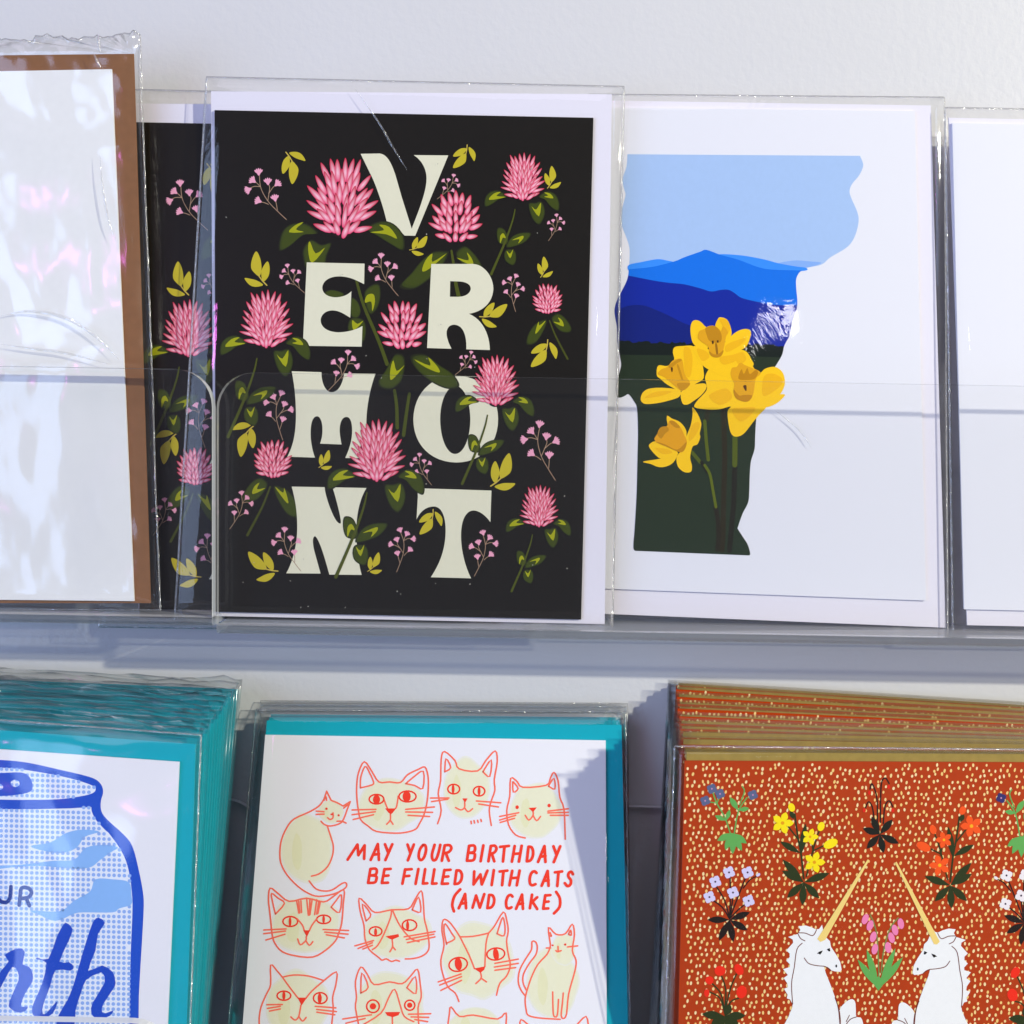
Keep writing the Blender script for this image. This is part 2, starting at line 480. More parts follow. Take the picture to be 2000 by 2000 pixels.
# ------------------------------------------------------------------ upper row of cards
BW = 0.0016                          # back film behind the card face
def sleeved(name, label, cat, plane, card, env, bag, cmat, emat, group=None, film='film', seed=1, wr=0.0003, env_t=0.0005, card_t=0.0006, **kw):
    b0 = [(plane.at(*q) if len(q) == 2 else Vector(q)) for q in bag]
    root = thing(name, label, cat, (b0[2] + b0[3]) * 0.5 - plane.n * 0.0005, group)
    c = slab('card', card, plane, 0.0, card_t, cmat, root)
    if env: slab('envelope', env, plane, -card_t - 0.0001, env_t, emat, root)
    sleeve(bag, plane, root, M[film], wr=wr, seed=seed, **kw)
    return root, c

PV = Plane((780, 700), -0.0165)
vermont, vcard = sleeved('greeting_card', 'black floral card lettered VERMONT in cream, beside the daffodil card', 'greeting card', PV,
    [(419, 215), (1159, 230), (1135, 1210), (421, 1195)], [(412, 178), (1195, 184), (1181, 1219), (418, 1203)],
    [(403, 150), (1219, 169), (1196, 1226), (340, 1214)], M['black_card'], M['envelope_white'], seed=1, wr=0.00022)

PD = Plane((1480, 700), -0.0105)
daffodil, dcard = sleeved('greeting_card', 'white card with blue mountains and yellow daffodils inside a state outline', 'greeting card', PD,
    [(1172, 210), (1787, 217), (1809, 1173), (1163, 1149)], [(1168, 196), (1818, 206), (1847, 1226), (1160, 1198)],
    [(1150, 184), (1845, 190), (1852, 1236), (1146, 1226)], M['gloss_white'], M['envelope_white'], seed=2, wr=0.00018, nx=30, ny=40)

PR = Plane((1930, 700), -0.0125)
blank, _ = sleeved('greeting_card', 'blank white card in a clear sleeve right of the daffodil card', 'greeting card', PR,
    [(1860, 240), (2150, 246), (2160, 1196), (1883, 1190)], [(1853, 230), (2160, 236), (2170, 1227), (1889, 1221)],
    [(1847, 210), (2170, 216), (2180, 1238), (1862, 1234)], M['gloss_white'], M['envelope_white'], seed=3, wr=0.00035)

PL = Plane((130, 700), -0.0190)
pearl, _ = sleeved('greeting_card', 'pearly white card on a brown kraft envelope in crinkled cellophane', 'greeting card', PL,
    [(-160, 142), (218, 135), (262, 1174), (-150, 1170)], [(-170, 110), (261, 105), (294, 1178), (-160, 1178)],
    [(-180, 84), (272, 68), (312, 1192), (-170, 1190)], M['pearl_card'], M['kraft'], film='crinkled_film', seed=4, wr=0.0007, nx=60, ny=70, fine=1.6, curl=0.0006, ragged=0.0022)

# ------------------------------------------------------------------ print: the black floral VERMONT card
CREAM, LIME, GREEN, GREEN2 = '#e5e2c6', '#a2a40c', '#3c4708', '#262b09'
def letter(crop, outer, *holes):
    p = Print('letter', vcard, PV)
    p.fill([px(crop, path(outer))] + [px(crop, path(h)) for h in holes], CREAM, 10)
    return p.done()
letter('a', 'M1470,485 L1650,482 C1730,490 1770,600 1800,690 L1860,900 L1952,1192 C1985,1100 2092,860 2092,720 C2092,620 2040,540 1970,497 L2297,500 L1985,1258 L1885,1256 L1840,1210 L1720,1142 C1680,960 1600,740 1560,670 Z')
letter('c', 'M962,60 L1507,72 L1503,265 C1420,225 1370,195 1270,192 C1170,192 1110,240 1108,300 C1110,360 1170,390 1240,390 C1310,385 1350,365 1383,332 L1372,582 C1310,545 1270,515 1205,513 C1140,513 1095,555 1093,605 C1093,680 1170,718 1260,720 C1350,718 1430,695 1487,660 L1480,855 L985,848 L975,830 L928,780 Z')
letter('d', 'M205,75 L600,75 C700,80 790,190 790,310 C785,440 690,525 560,545 C690,600 755,740 757,887 L535,880 C540,760 510,650 420,648 C350,650 335,720 360,790 C370,830 385,850 395,875 L165,868 Z',
       'M383,237 L470,240 C540,245 577,270 577,310 C570,360 520,385 450,385 L380,384 Z')
letter('c', 'M820,1087 L1100,1096 C1100,1200 1140,1285 1195,1285 C1260,1285 1300,1210 1315,1108 L1610,1112 C1540,1300 1520,1500 1525,1600 C1535,1750 1560,1840 1600,1912 L1325,1905 C1360,1830 1390,1740 1390,1650 C1390,1560 1370,1518 1335,1518 C1295,1520 1272,1570 1272,1650 C1275,1700 1285,1750 1290,1778 L1087,1770 C1105,1720 1112,1680 1110,1620 C1105,1550 1085,1512 1058,1512 C1015,1515 998,1580 998,1680 C1000,1760 1015,1840 1040,1902 L778,1893 C830,1800 860,1680 860,1500 C858,1350 850,1250 820,1087 Z')
letter('d', 'M435,1130 C680,1130 835,1300 835,1540 C835,1780 680,1948 440,1948 C200,1945 35,1780 35,1540 C40,1300 200,1130 435,1130 Z',
       'M432,1225 C350,1230 288,1370 288,1540 C290,1720 350,1868 430,1868 C510,1865 573,1720 573,1540 C570,1360 510,1225 432,1225 Z')
letter('e', 'M820,485 L1130,490 C1135,560 1180,700 1230,790 C1255,830 1275,840 1283,830 C1290,800 1250,640 1210,508 L1235,492 L1525,498 C1450,620 1430,780 1430,900 C1430,1100 1460,1250 1480,1318 L1175,1315 C1130,1150 1080,980 1040,952 C1015,960 1015,1010 1030,1080 L1092,1305 L768,1303 C840,1180 875,1000 872,850 C870,700 850,600 820,485 Z')
letter('f', 'M75,500 L772,522 L762,820 C720,760 660,710 600,710 C530,715 485,800 485,950 C485,1080 520,1230 580,1350 L200,1340 C280,1220 340,1080 340,900 C340,760 300,675 230,672 C150,675 100,720 65,795 L78,580 Z')

def shrink(loop, k):
    cx = sum(p[0] for p in loop) / len(loop); cy = sum(p[1] for p in loop) / len(loop)
    return [(cx + (x - cx) * k, cy + (y - cy) * k) for x, y in loop]

def leafg(pr, loop, mark, L):
    """green leaf with a soft rim and a lime chevron"""
    loop = crom(loop, True, 4)
    pr.fill(shrink(loop, 1.04), '#23270b', L)
    pr.fill(shrink(loop, 0.95), '#36400a', L + 1)
    pr.fill(shrink(loop, 0.84), GREEN, L + 2)
    if mark: pr.fill(crom(mark, True, 3), LIME, L + 3)

def clover(pr, cx, cy, w, h, rows, pw, seed, L):
    """egg-shaped head of overlapping petals, the lower rows in front"""
    rnd = random.Random(seed)
    pr.fill(ell(cx, cy + h * 0.06, w * 0.33, h * 0.36), '#2c0c0a', L)
    pr.fill(ell(cx, cy + h * 0.40, w * 0.16, h * 0.10), '#20100a', L)
    L += 1
    dark, mid, lite = lin('#c9063a'), lin('#e93a6c'), lin('#ffcbd8')
    for r_ in range(rows):
        v = 0.13 + 0.74 * r_ / (rows - 1)
        wv = w / 2 * math.sqrt(max(0.05, 1 - (1.75 * v - 0.98) ** 2))
        n = max(3, int(round(2 * wv * 0.86 / (pw * 1.02))))
        if r_ == rows - 1: n = max(4, n - 1)
        us = [-1 + 2 * (j + 0.5) / n for j in range(n)]
        us.sort(key=lambda u: -abs(u))
        for u in us:
            u += rnd.uniform(-0.05, 0.05)
            a = math.radians(u * (22 + 82 * v ** 1.2) + rnd.uniform(-5, 5))
            ux, uy = math.sin(a), -math.cos(a)
            ln = h * 0.28 * rnd.uniform(0.88, 1.15) * (1 - 0.22 * (v > 0.8))
            mx_, my_ = cx + u * wv * 0.84, cy - h / 2 + (v + 0.05 * abs(u) * (v < 0.6)) * h + rnd.uniform(-0.02, 0.02) * h
            sx, sy, tx, ty = mx_ - ux * ln / 2, my_ - uy * ln / 2, mx_ + ux * ln / 2, my_ + uy * ln / 2
            W_ = pw * rnd.uniform(0.72, 0.92)
            lp, cl = [], []
            dx, dy = tx - sx, ty - sy; l = math.hypot(dx, dy) or 1; nx_, ny_ = -dy / l, dx / l
            prof = [(0, 0.30), (0.08, 0.70), (0.28, 1.0), (0.55, 0.95), (0.80, 0.66), (0.94, 0.34), (1.0, 0.10)]
            for t, q in prof:
                lp.append((sx + dx * t + nx_ * q * W_ / 2, sy + dy * t + ny_ * q * W_ / 2)); cl.append(t)
            for t, q in prof[::-1]:
                lp.append((sx + dx * t - nx_ * q * W_ / 2, sy + dy * t - ny_ * q * W_ / 2)); cl.append(t)
            cols = []
            for t in cl:
                k = min(1, max(0, (t - 0.35) / 0.5))
                cols.append(tuple(mid[i] * (1 - k) + dark[i] * k for i in range(3)))
            pr.fan(lp, cols, (sx + dx * 0.40, sy + dy * 0.40), lite, L)

RB, RA, RC = 7, 6, 5
def flower(build):
    pr = Print('clover_flower', vcard, PV); build(pr); return pr.done()

def fa(pr):          # the big clover beside the V
    leafg(pr, px('a', [(1060, 1235), (960, 1150), (820, 1150), (730, 1230), (705, 1390), (800, 1355), (930, 1250)]), px('a', [(930, 1130), (850, 1160), (795, 1225), (935, 1222), (860, 1197)]), 1)
    leafg(pr, px('a', [(1000, 1300), (930, 1390), (935, 1480), (960, 1560), (1060, 1560), (1130, 1520), (1150, 1440), (1190, 1330), (1100, 1345)]), px('a', [(990, 1310), (975, 1390), (1012, 1515), (1135, 1370), (1045, 1425)]), 1)
    leafg(pr, px('a', [(1530, 1190), (1660, 1125), (1780, 1150), (1870, 1260), (1870, 1390), (1760, 1340), (1640, 1265)]), px('a', [(1645, 1155), (1740, 1175), (1815, 1285), (1715, 1245), (1560, 1225), (1690, 1205)]), 12)
    clover(pr, 667.5, 387.5, 134, 156, RA, 13.5, 3, 20)
flower(fa)

def fb(x, y, s, L=14, stem=True):
    """the template clover right of the V, moved and scaled"""
    def build(pr):
        pr.xf = lambda p: (x + (p[0] - 1020) * s, y + (p[1] - 347) * s)
        P = lambda l: px('b', l)
        leafg(pr, P([(910, 890), (840, 835), (760, 845), (710, 900), (708, 980), (770, 960), (840, 912)]), P([(855, 845), (790, 860), (745, 920), (900, 893), (815, 882)]), L)
        leafg(pr, P([(1215, 890), (1290, 840), (1370, 870), (1405, 950), (1395, 1020), (1330, 985), (1270, 915)]), P([(1265, 850), (1320, 860), (1350, 905), (1265, 890), (1302, 878)]), L)
        leafg(pr, P([(1120, 960), (1180, 950), (1240, 940), (1270, 1020), (1255, 1100), (1210, 1150), (1150, 1085)]), P([(1145, 980), (1188, 1012), (1235, 945), (1215, 1075)]), L)
        if stem:
            leafg(pr, P([(905, 1340), (840, 1325), (818, 1250), (830, 1185), (890, 1200), (925, 1290)]), P([(850, 1330), (850, 1260), (880, 1235), (905, 1285), (875, 1275)]), L)
            leafg(pr, P([(910, 1365), (950, 1280), (1030, 1235), (1138, 1235), (1090, 1310), (1000, 1352)]), P([(960, 1300), (1060, 1258), (1065, 1285), (1020, 1330), (1030, 1290)]), L)
            leafg(pr, P([(910, 1390), (888, 1440), (905, 1500), (970, 1535), (1000, 1480), (985, 1400)]), P([(910, 1400), (942, 1428), (972, 1385), (945, 1470)]), L)
            pr.stroke(P(crom([(990, 1010), (965, 1120), (890, 1330), (765, 1620)])), 2.2, '#4b5210', L + 4, w1=5.2)
        clover(pr, 1020, 347, 81, 94, RB, 7.6, 11, L + 5)
    return build
flower(fb(1021, 347, 1.0))
flower(fb(520, 625, 1.21))
flower(fb(736, 882, 1.30))
flower(fb(968, 745, 1.06))
flower(fb(1053, 990, 0.875))

def fc(pr):          # clover between V and R
    P = lambda l: px('b', l)
    leafg(pr, P([(340, 1410), (220, 1415), (110, 1500), (20, 1610), (-85, 1730), (40, 1755), (190, 1660), (300, 1550), (360, 1430)]), P([(215, 1425), (150, 1490), (118, 1590), (185, 1570), (350, 1425), (215, 1505)]), 1)
    leafg(pr, P([(440, 1420), (520, 1360), (600, 1420), (670, 1520), (700, 1620), (590, 1590), (480, 1500)]), P([(445, 1465), (540, 1520), (600, 1530), (585, 1470), (540, 1415), (556, 1490)]), 1)
    pr.stroke(P(crom([(395, 1400), (415, 1530), (435, 1700), (465, 1840)])), 4, '#4b5210', 5, w1=8)
    clover(pr, 890, 425, 106, 100, RC, 12.0, 5, 14)
flower(fc)

def fm(pr):          # mirrored clover between E and R
    leafg(pr, px('c', [(1750, 1000), (1800, 930), (1870, 945), (1885, 1040), (1850, 1180), (1760, 1250), (1670, 1240), (1640, 1180), (1700, 1090)]), px('c', [(1780, 985), (1752, 1060), (1750, 1165), (1795, 1140), (1885, 1030), (1810, 1085)]), 13)
    leafg(pr, px('d', [(20, 950), (150, 935), (280, 1030), (400, 1110), (460, 1200), (440, 1240), (340, 1245), (200, 1180), (60, 1060)]), px('d', [(45, 975), (150, 1050), (280, 1100), (260, 1040), (175, 955), (195, 1035)]), 13)
    pr.stroke(px('c', crom([(1430, 230), (1500, 470), (1640, 800), (1720, 1020)])), 5, '#48500f', 6, w1=7.5)
    pr.stroke(px('c', crom([(1790, 1270), (1810, 1420), (1815, 1620)])), 6, '#48500f', 6, w1=7)
    pr.stroke(px('c', crom([(1930, 1300), (1900, 1500), (1875, 1690)])), 6, '#48500f', 6, w1=7)
    leafg(pr, px('c', [(1520, 460), (1510, 340), (1580, 275), (1645, 275), (1655, 390), (1620, 500), (1560, 545)]), px('c', [(1510, 440), (1530, 370), (1590, 360), (1605, 430), (1580, 520), (1570, 430)]), 2)
    leafg(pr, px('c', [(1380, 400), (1440, 430), (1470, 520), (1440, 580), (1380, 560)]), None, 2)
    leafg(pr, px('c', [(1380, 590), (1490, 600), (1520, 700), (1490, 810), (1400, 740), (1350, 690)]), px('c', [(1390, 605), (1440, 640), (1495, 610), (1445, 670), (1400, 695)]), 2)
    leafg(pr, px('c', [(1130, 350), (1200, 320), (1310, 355), (1280, 395), (1180, 395)]), None, 2)
    clover(pr, 786, 636, 100, 98, RC, 11.5, 9, 20)
flower(fm)

def fd(x, y, s, m):
    def build(pr):
        pr.xf = lambda p: (x + (p[0] - 1070) * s * m, y + (p[1] - 584) * s)
        P = lambda l: px('d', l)
        leafg(pr, P([(1290, 605), (1190, 640), (1120, 740), (1108, 830), (1190, 815), (1265, 700)]), P([(1215, 620), (1185, 725), (1210, 715), (1285, 610), (1225, 655)]), 1)
        leafg(pr, P([(1345, 580), (1400, 545), (1470, 590), (1525, 680), (1500, 720), (1420, 705), (1355, 630)]), P([(1355, 620), (1450, 665), (1440, 610), (1400, 580), (1418, 628)]), 1)
        pr.stroke(P(crom([(1320, 610), (1380, 760), (1490, 970)])), 2.5, '#454b10', 5, w1=4)
        clover(pr, 1070, 584, 61, 60, 6, 6.4, 21, 14)
    return build
flower(fd(1070, 584, 1.0, 1)); flower(fd(532, 897, 1.27, -1))

def similarity(a0, a1, b0, b1, m):
    """maps a0->b0 and a1->b1, mirrored when m is -1"""
    ax, ay = a1[0] - a0[0], (a1[1] - a0[1])
    if m < 0: ax = -ax
    s = math.hypot(b1[0] - b0[0], b1[1] - b0[1]) / math.hypot(ax, ay)
    r = math.atan2(b1[1] - b0[1], b1[0] - b0[0]) - math.atan2(ay, ax)
    c, sn = math.cos(r) * s, math.sin(r) * s
    def f(p):
        x, y = p[0] - a0[0], p[1] - a0[1]
        if m < 0: x = -x
        return (b0[0] + x * c - y * sn, b0[1] + x * sn + y * c)
    return f

def leaf_sprig(crop, base, tip, m):
    pr = Print('leaf_sprig', vcard, PV)
    b, t = px(crop, [base, tip])
    pr.xf = similarity(*px('a', [(585, 1725), (485, 1405)]), b, t, m)
    P = lambda l: px('a', l)
    col = '#c5b428'
    pr.fill(P(crom([(485, 1405), (445, 1480), (437, 1560), (470, 1610), (515, 1640), (535, 1580), (525, 1480)], True)), col, 12)
    pr.fill(P(crom([(590, 1500), (540, 1570), (533, 1630), (552, 1690), (600, 1640), (612, 1560)], True)), col, 12)
    pr.fill(P(crom([(375, 1660), (420, 1662), (490, 1680), (550, 1722), (480, 1740), (420, 1720)], True)), col, 12)
    pr.stroke(P([(505, 1630), (545, 1685), (585, 1725)]), 2.4, '#c8b04a', 13)
    return pr.done()
for a in [('a', (585, 1725), (485, 1405), 1), ('a', (765, 470), (825, 770), 1), ('b', (543, 400), (410, 618), 1), ('b', (1300, 810), (1340, 600), -1),
          ('b', (0, 1392), (165, 1260), -1), ('b', (1235, 1650), (1265, 1455), -1), ('d', (660, 572), (920, 455), -1), ('d', (1303, 790), (1145, 1045), 1),
          ('c', (470, 1595), (340, 1895), -1), ('e', (1075, 305), (1170, 140), -1), ('e', (690, 1282), (410, 1100), 1), ('e', (1535, 1285), (1640, 1105), -1),
          ('f', (765, 480), (940, 170), -1), ('f', (222, 700), (95, 935), 1)]:
    leaf_sprig(*a)

def berry_sprig(crop, base, top, m):
    pr = Print('blossom_sprig', vcard, PV)
    b, t = px(crop, [base, top])
    A = px('a', [(770, 1105), (510, 655)])
    pr.xf = similarity(*A, b, t, m)
    P = lambda l: px('a', l)
    s = math.hypot(t[0] - b[0], t[1] - b[1]) / math.hypot(A[1][0] - A[0][0], A[1][1] - A[0][1])
    sc = '#a98a70'
    w = 1.35 / s ** 0.4
    for l in ([(770, 1105), (690, 1030), (595, 930), (530, 810), (515, 690)], [(525, 795), (490, 760), (470, 745)], [(522, 795), (470, 792), (435, 805)],
              [(595, 925), (605, 860), (612, 800), (598, 770)], [(603, 860), (640, 805), (665, 785)], [(600, 962), (560, 945), (525, 940)], [(685, 1015), (675, 960), (668, 930)]):
        pr.stroke(P(crom(l)), w, sc, 12)
    for (hx, hy), (ox, oy) in (((510, 690), (506, 625)), ((480, 755), (430, 720)), ((440, 812), (395, 830)), ((598, 780), (592, 715)), ((660, 788), (705, 750)), ((535, 940), (478, 918)), ((668, 935), (655, 870))):
        dx, dy = ox - hx, oy - hy; l = math.hypot(dx, dy); ux, uy = dx / l, dy / l
        k = 66
        q = [(0, -0.10), (0.35, -0.35), (0.55, -0.66), (0.82, -0.78), (0.80, -0.52), (1.05, -0.36), (0.84, -0.2), (1.12, 0.0), (0.84, 0.2), (1.05, 0.36), (0.80, 0.52), (0.82, 0.78), (0.55, 0.66), (0.35, 0.35), (0, 0.10)]
        pr.fill(P([(hx + ux * f * k - uy * g * k * 0.8, hy + uy * f * k + ux * g * k * 0.8) for f, g in q]), '#efa5bd', 13)
    return pr.done()
for a in [('a', (770, 1105), (510, 655), 1), ('b', (262, 910), (415, 690), -1), ('b', (1310, 1305), (1385, 1065), -1), ('d', (1000, 525), (1005, 190), 1),
          ('a', (945, 1800), (780, 1540), 1), ('a', (1825, 1825), (1665, 1445), 1), ('c', (1165, 1270), (1350, 910), -1), ('c', (735, 1735), (725, 1295), 1),
          ('d', (430, 1120), (580, 910), -1), ('f', (1375, 425), (1230, -105), 1), ('f', (208, 470), (95, 185), 1), ('e', (235, 885), (345, 545), -1),
          ('e', (905, 1280), (755, 890), 1), ('e', (1810, 1290), (1840, 895), -1), ('f', (610, 1330), (690, 920), -1)]:
    berry_sprig(*a)

# a second copy of the same card stands half hidden behind it
second = copy_tree(vermont)
shift = Plane((600, 700), -0.0125).at(600 - 153, 700 + 17) - PV.at(600, 700)
second.location = Vector(vermont.location) + shift
second['label'] = 'second black floral card, mostly hidden behind the brown kraft envelope'

pr = Print('dust', vcard, PV)
rd = random.Random(8)
for k in range(30):
    x, y = rd.uniform(430, 1125), rd.uniform(300, 1185) if k % 3 else rd.uniform(1090, 1190)
    pr.fill(ell(x, y, rd.uniform(0.5, 1.2), rd.uniform(0.8, 2.2), rd.uniform(0, 180), 6), '#b4b0a4', 60)
pr.done(stuff=True)

def crease(root, plane, pts, w, off=0.0009, h=0.00025):
    """a sharp fold in the sleeve film: a low tapered ridge"""
    film = [c_ for c_ in root.children if c_.name.startswith('sleeve')][0]
    P_ = [plane.at(*q_, off) for q_ in crom(pts, False, 6)]
    n = len(P_); v, f = [], []
    for k in range(n):
        t = (P_[min(k + 1, n - 1)] - P_[max(k - 1, 0)]).normalized(); o_ = t.cross(plane.n)
        ww = w * math.sin(math.pi * (k + 0.3) / (n - 0.4)) * 0.5
        v += [P_[k] - o_ * ww, P_[k] + plane.n * h * ww / w * 2, P_[k] + o_ * ww]
    for k in range(n - 1):
        a = 3 * k
        f += [(a, a + 1, a + 4, a + 3), (a + 1, a + 2, a + 5, a + 4)]
    return mesh_obj('crease', v, f, M['seam'], film, smooth=False)
crease(vermont, PV, [(690, 168), (740, 240), (770, 292), (795, 332)], 0.0006)
crease(daffodil, PD, [(1512, 800), (1560, 840), (1585, 875)], 0.0004)
for l, w_ in (([(0, 617), (60, 608), (130, 622), (190, 660), (235, 705)], 0.0010), ([(0, 672), (70, 682), (130, 690), (215, 712)], 0.0008), ([(195, 300), (200, 360), (212, 430), (226, 470)], 0.0006), ([(183, 104), (190, 120), (197, 132)], 0.0008), ([(190, 65), (193, 85), (195, 104)], 0.0010)):
    crease(pearl, PL, l, w_, 0.0018)

# ------------------------------------------------------------------ print: the daffodil card
gi = M['gloss_ink']
D1 = lambda l: px('D1', l); D2 = lambda l: px('D2', l); D3 = lambda l: px('D3', l)
right_side = D1([(1705, 497), (1722, 535), (1725, 565), (1700, 620), (1655, 675), (1640, 720), (1652, 765), (1685, 840), (1697, 890), (1690, 950), (1665, 1020), (1620, 1075), (1520, 1135),
                 (1465, 1180), (1380, 1200), (1330, 1225), (1305, 1270), (1305, 1330), (1312, 1420), (1300, 1490), (1275, 1550), (1265, 1620), (1230, 1690), (1215, 1750), (1170, 1825), (1140, 1860)]) \
    + D2([(1480, 720), (1430, 830), (1405, 930), (1395, 1080), (1390, 1190), (1360, 1290), (1350, 1400), (1345, 1550), (1335, 1640), (1290, 1730), (1250, 1845)]) \
    + D3([(937, 750), (975, 810), (1000, 850), (1015, 905), (1008, 917)])
left_side = D1([(243, 487), (237, 565), (213, 640), (218, 690), (231, 740), (220, 790), (205, 860), (210, 940), (240, 1020), (257, 1090), (252, 1200), (240, 1280), (185, 1390), (165, 1445)]) \
    + D2([(218, 60), (238, 180), (240, 280), (252, 350), (265, 430), (272, 490), (250, 570), (234, 620), (232, 740), (262, 758), (300, 745), (335, 730), (380, 790), (405, 850), (413, 1050), (408, 1300), (400, 1600), (380, 1932)]) \
    + D3([(284, 800), (281, 870), (292, 888)])
RS, LS = crom(right_side, False, 4), crom(left_side, False, 4)
pr = Print('state_silhouette', dcard, PD, mat=gi)
pr.fill(RS + LS[::-1], '#a8c5ee', 0)
pr.done()

def below(crop, curve, col, layer, smooth=True, name='mountain_range'):
    """everything of the silhouette below a ridge line"""
    c = px(crop, curve)
    if smooth: c = crom(c, False, 4)
    yl, yr = c[0][1], c[-1][1]
    r = [p for p in RS if p[1] > yr + 1]; l = [p for p in LS if p[1] > yl + 1]
    def xat(S, y):
        for a, b_ in zip(S, S[1:]):
            if min(a[1], b_[1]) <= y <= max(a[1], b_[1]) and a[1] != b_[1]:
                return a[0] + (b_[0] - a[0]) * (y - a[1]) / (b_[1] - a[1])
        return S[0][0]
    c[0] = (xat(LS, yl), yl); c[-1] = (xat(RS, yr), yr)
    q = Print(name, dcard, PD, mat=gi)
    q.fill(c + r + l[::-1], col, layer)
    return q.done()
q = Print('mountain_range', dcard, PD, mat=gi)
q.fill(D1(crom([(1190, 1175), (1290, 1155), (1380, 1160), (1462, 1170), (1385, 1197), (1290, 1197)], True)), '#86b0f0', 1)
q.fill(D1(crom([(800, 1120), (950, 1122), (1100, 1148), (1190, 1172), (1300, 1192), (1368, 1202), (1335, 1222), (1000, 1222), (850, 1180)], True)), '#358ff8', 2)
q.fill(D1(crom([(252, 1183), (330, 1165), (430, 1147), (490, 1155), (540, 1170), (520, 1210), (300, 1222), (250, 1218)], True)), '#358ff8', 2)
q.done()
below('D1', [(250, 1210), (400, 1195), (540, 1160), (600, 1135), (700, 1100), (740, 1088), (830, 1120), (940, 1150), (1060, 1195), (1150, 1212), (1340, 1218)], '#0872e6', 3)
below('D1', [(250, 1250), (400, 1280), (500, 1295), (600, 1305), (700, 1330), (770, 1350), (830, 1340), (880, 1340), (920, 1362), (960, 1390), (1060, 1415), (1180, 1435), (1312, 1437)], '#05259c', 4)
q = Print('mountain_range', dcard, PD, mat=gi)
q.fill(D1(crom([(172, 1470), (250, 1440), (340, 1437), (420, 1465), (500, 1500), (600, 1550), (680, 1575)], False) + [(760, 1700), (190, 1700)]), '#041c78', 5)
q.done()
rr = random.Random(4)
below('D1', [(185, 1668)] + [(185 + k * 13, 1664 + k * 0.30 + rr.uniform(-9, 9)) for k in range(1, 81)] + [(1235, 1690)], '#0d1813', 6, False, 'treeline')
below('D1', [(200, 1748), (600, 1752), (1000, 1758), (1215, 1765)], '#22301e', 7, True, 'meadow')
q = Print('stem', dcard, PD, mat=gi)
q.stroke(D2([(1130, 850), (1140, 1250), (1130, 1650), (1125, 1932), (1115, 2035)]), 10, '#2a2410', 8)
q.stroke(D2([(1225, 1325), (1215, 1650), (1190, 1932), (1180, 2040)]), 10, '#1d1b0f', 8)
q.stroke(D2([(1000, 870), (985, 950)]), 9, '#2c2b16', 8)
q.stroke(D2([(1065, 1675), (1085, 1800), (1090, 1932), (1080, 2030)]), 9, '#241f11', 8)
q.stroke(D2([(972, 955), (985, 1120), (1002, 1280)]), 6.5, '#56610f', 9)
q.stroke(D2([(1226, 1080), (1226, 1200), (1224, 1322)]), 10, '#515c10', 9)
q.stroke(D2([(865, 1215), (935, 1300)]), 7, '#515c10', 9)
q.stroke(D2([(945, 1300), (995, 1385)]), 6, '#1c1a0c', 10)
q.stroke(D2(crom([(972, 1325), (1015, 1400), (1040, 1530), (1066, 1675)])), 5.5, '#5c6710', 11)
q.done()
YEL, YE2, ORA, ORB = '#ffcb14', '#f5b90f', '#e6a613', '#c4880c'
def daff(fills):
    q = Print('daffodil_flower', dcard, PD, mat=gi)
    for k, (l, c) in enumerate(fills):
        q.fill(D2(crom(l, True, 4)), c, 14 + k)
    return q.done()
daff([([(852, 180), (865, 125), (895, 108), (935, 120), (970, 155), (1010, 200), (1000, 330), (985, 365), (930, 350), (880, 310), (860, 260)], YEL),
      ([(1060, 160), (1085, 95), (1110, 85), (1160, 105), (1190, 170), (1195, 235), (1150, 290), (1090, 220)], YEL),
      ([(1125, 320), (1195, 240), (1260, 195), (1325, 182), (1358, 205), (1355, 250), (1320, 330), (1250, 370), (1150, 400)], YEL),
      ([(870, 330), (990, 350), (1140, 370), (1300, 360), (1365, 440), (1370, 500), (1200, 590), (1000, 520), (930, 450)], YEL),
      ([(905, 350), (985, 370), (1010, 420), (950, 450)], YE2), ([(1150, 320), (1230, 280), (1320, 260), (1270, 320), (1160, 375)], YE2), ([(1100, 100), (1160, 110), (1185, 180), (1150, 230), (1120, 150)], YE2),
      ([(1100, 420), (1200, 400), (1280, 380), (1230, 450), (1130, 480)], YE2),
      ([(915, 250), (930, 200), (975, 180), (1000, 160), (1050, 155), (1095, 185), (1110, 200), (1130, 160), (1168, 210), (1150, 250), (1130, 350), (1110, 400), (1070, 420), (1020, 400), (1000, 330), (960, 300), (925, 270)], ORA),
      ([(980, 175), (1050, 155), (1100, 200), (1115, 250), (1105, 290), (1060, 300), (1010, 280), (988, 230)], ORB),
      ([(1060, 310), (1075, 310), (1085, 390), (1070, 395)], '#9c6a08'), ([(1010, 370), (1050, 395), (1090, 390), (1130, 360), (1110, 410), (1065, 422), (1025, 405)], ORB),
      ([(1032, 285), (1046, 280), (1046, 305), (1036, 308)], '#4a2a06'), ([(1074, 280), (1088, 278), (1086, 296), (1078, 296)], '#4a2a06')])
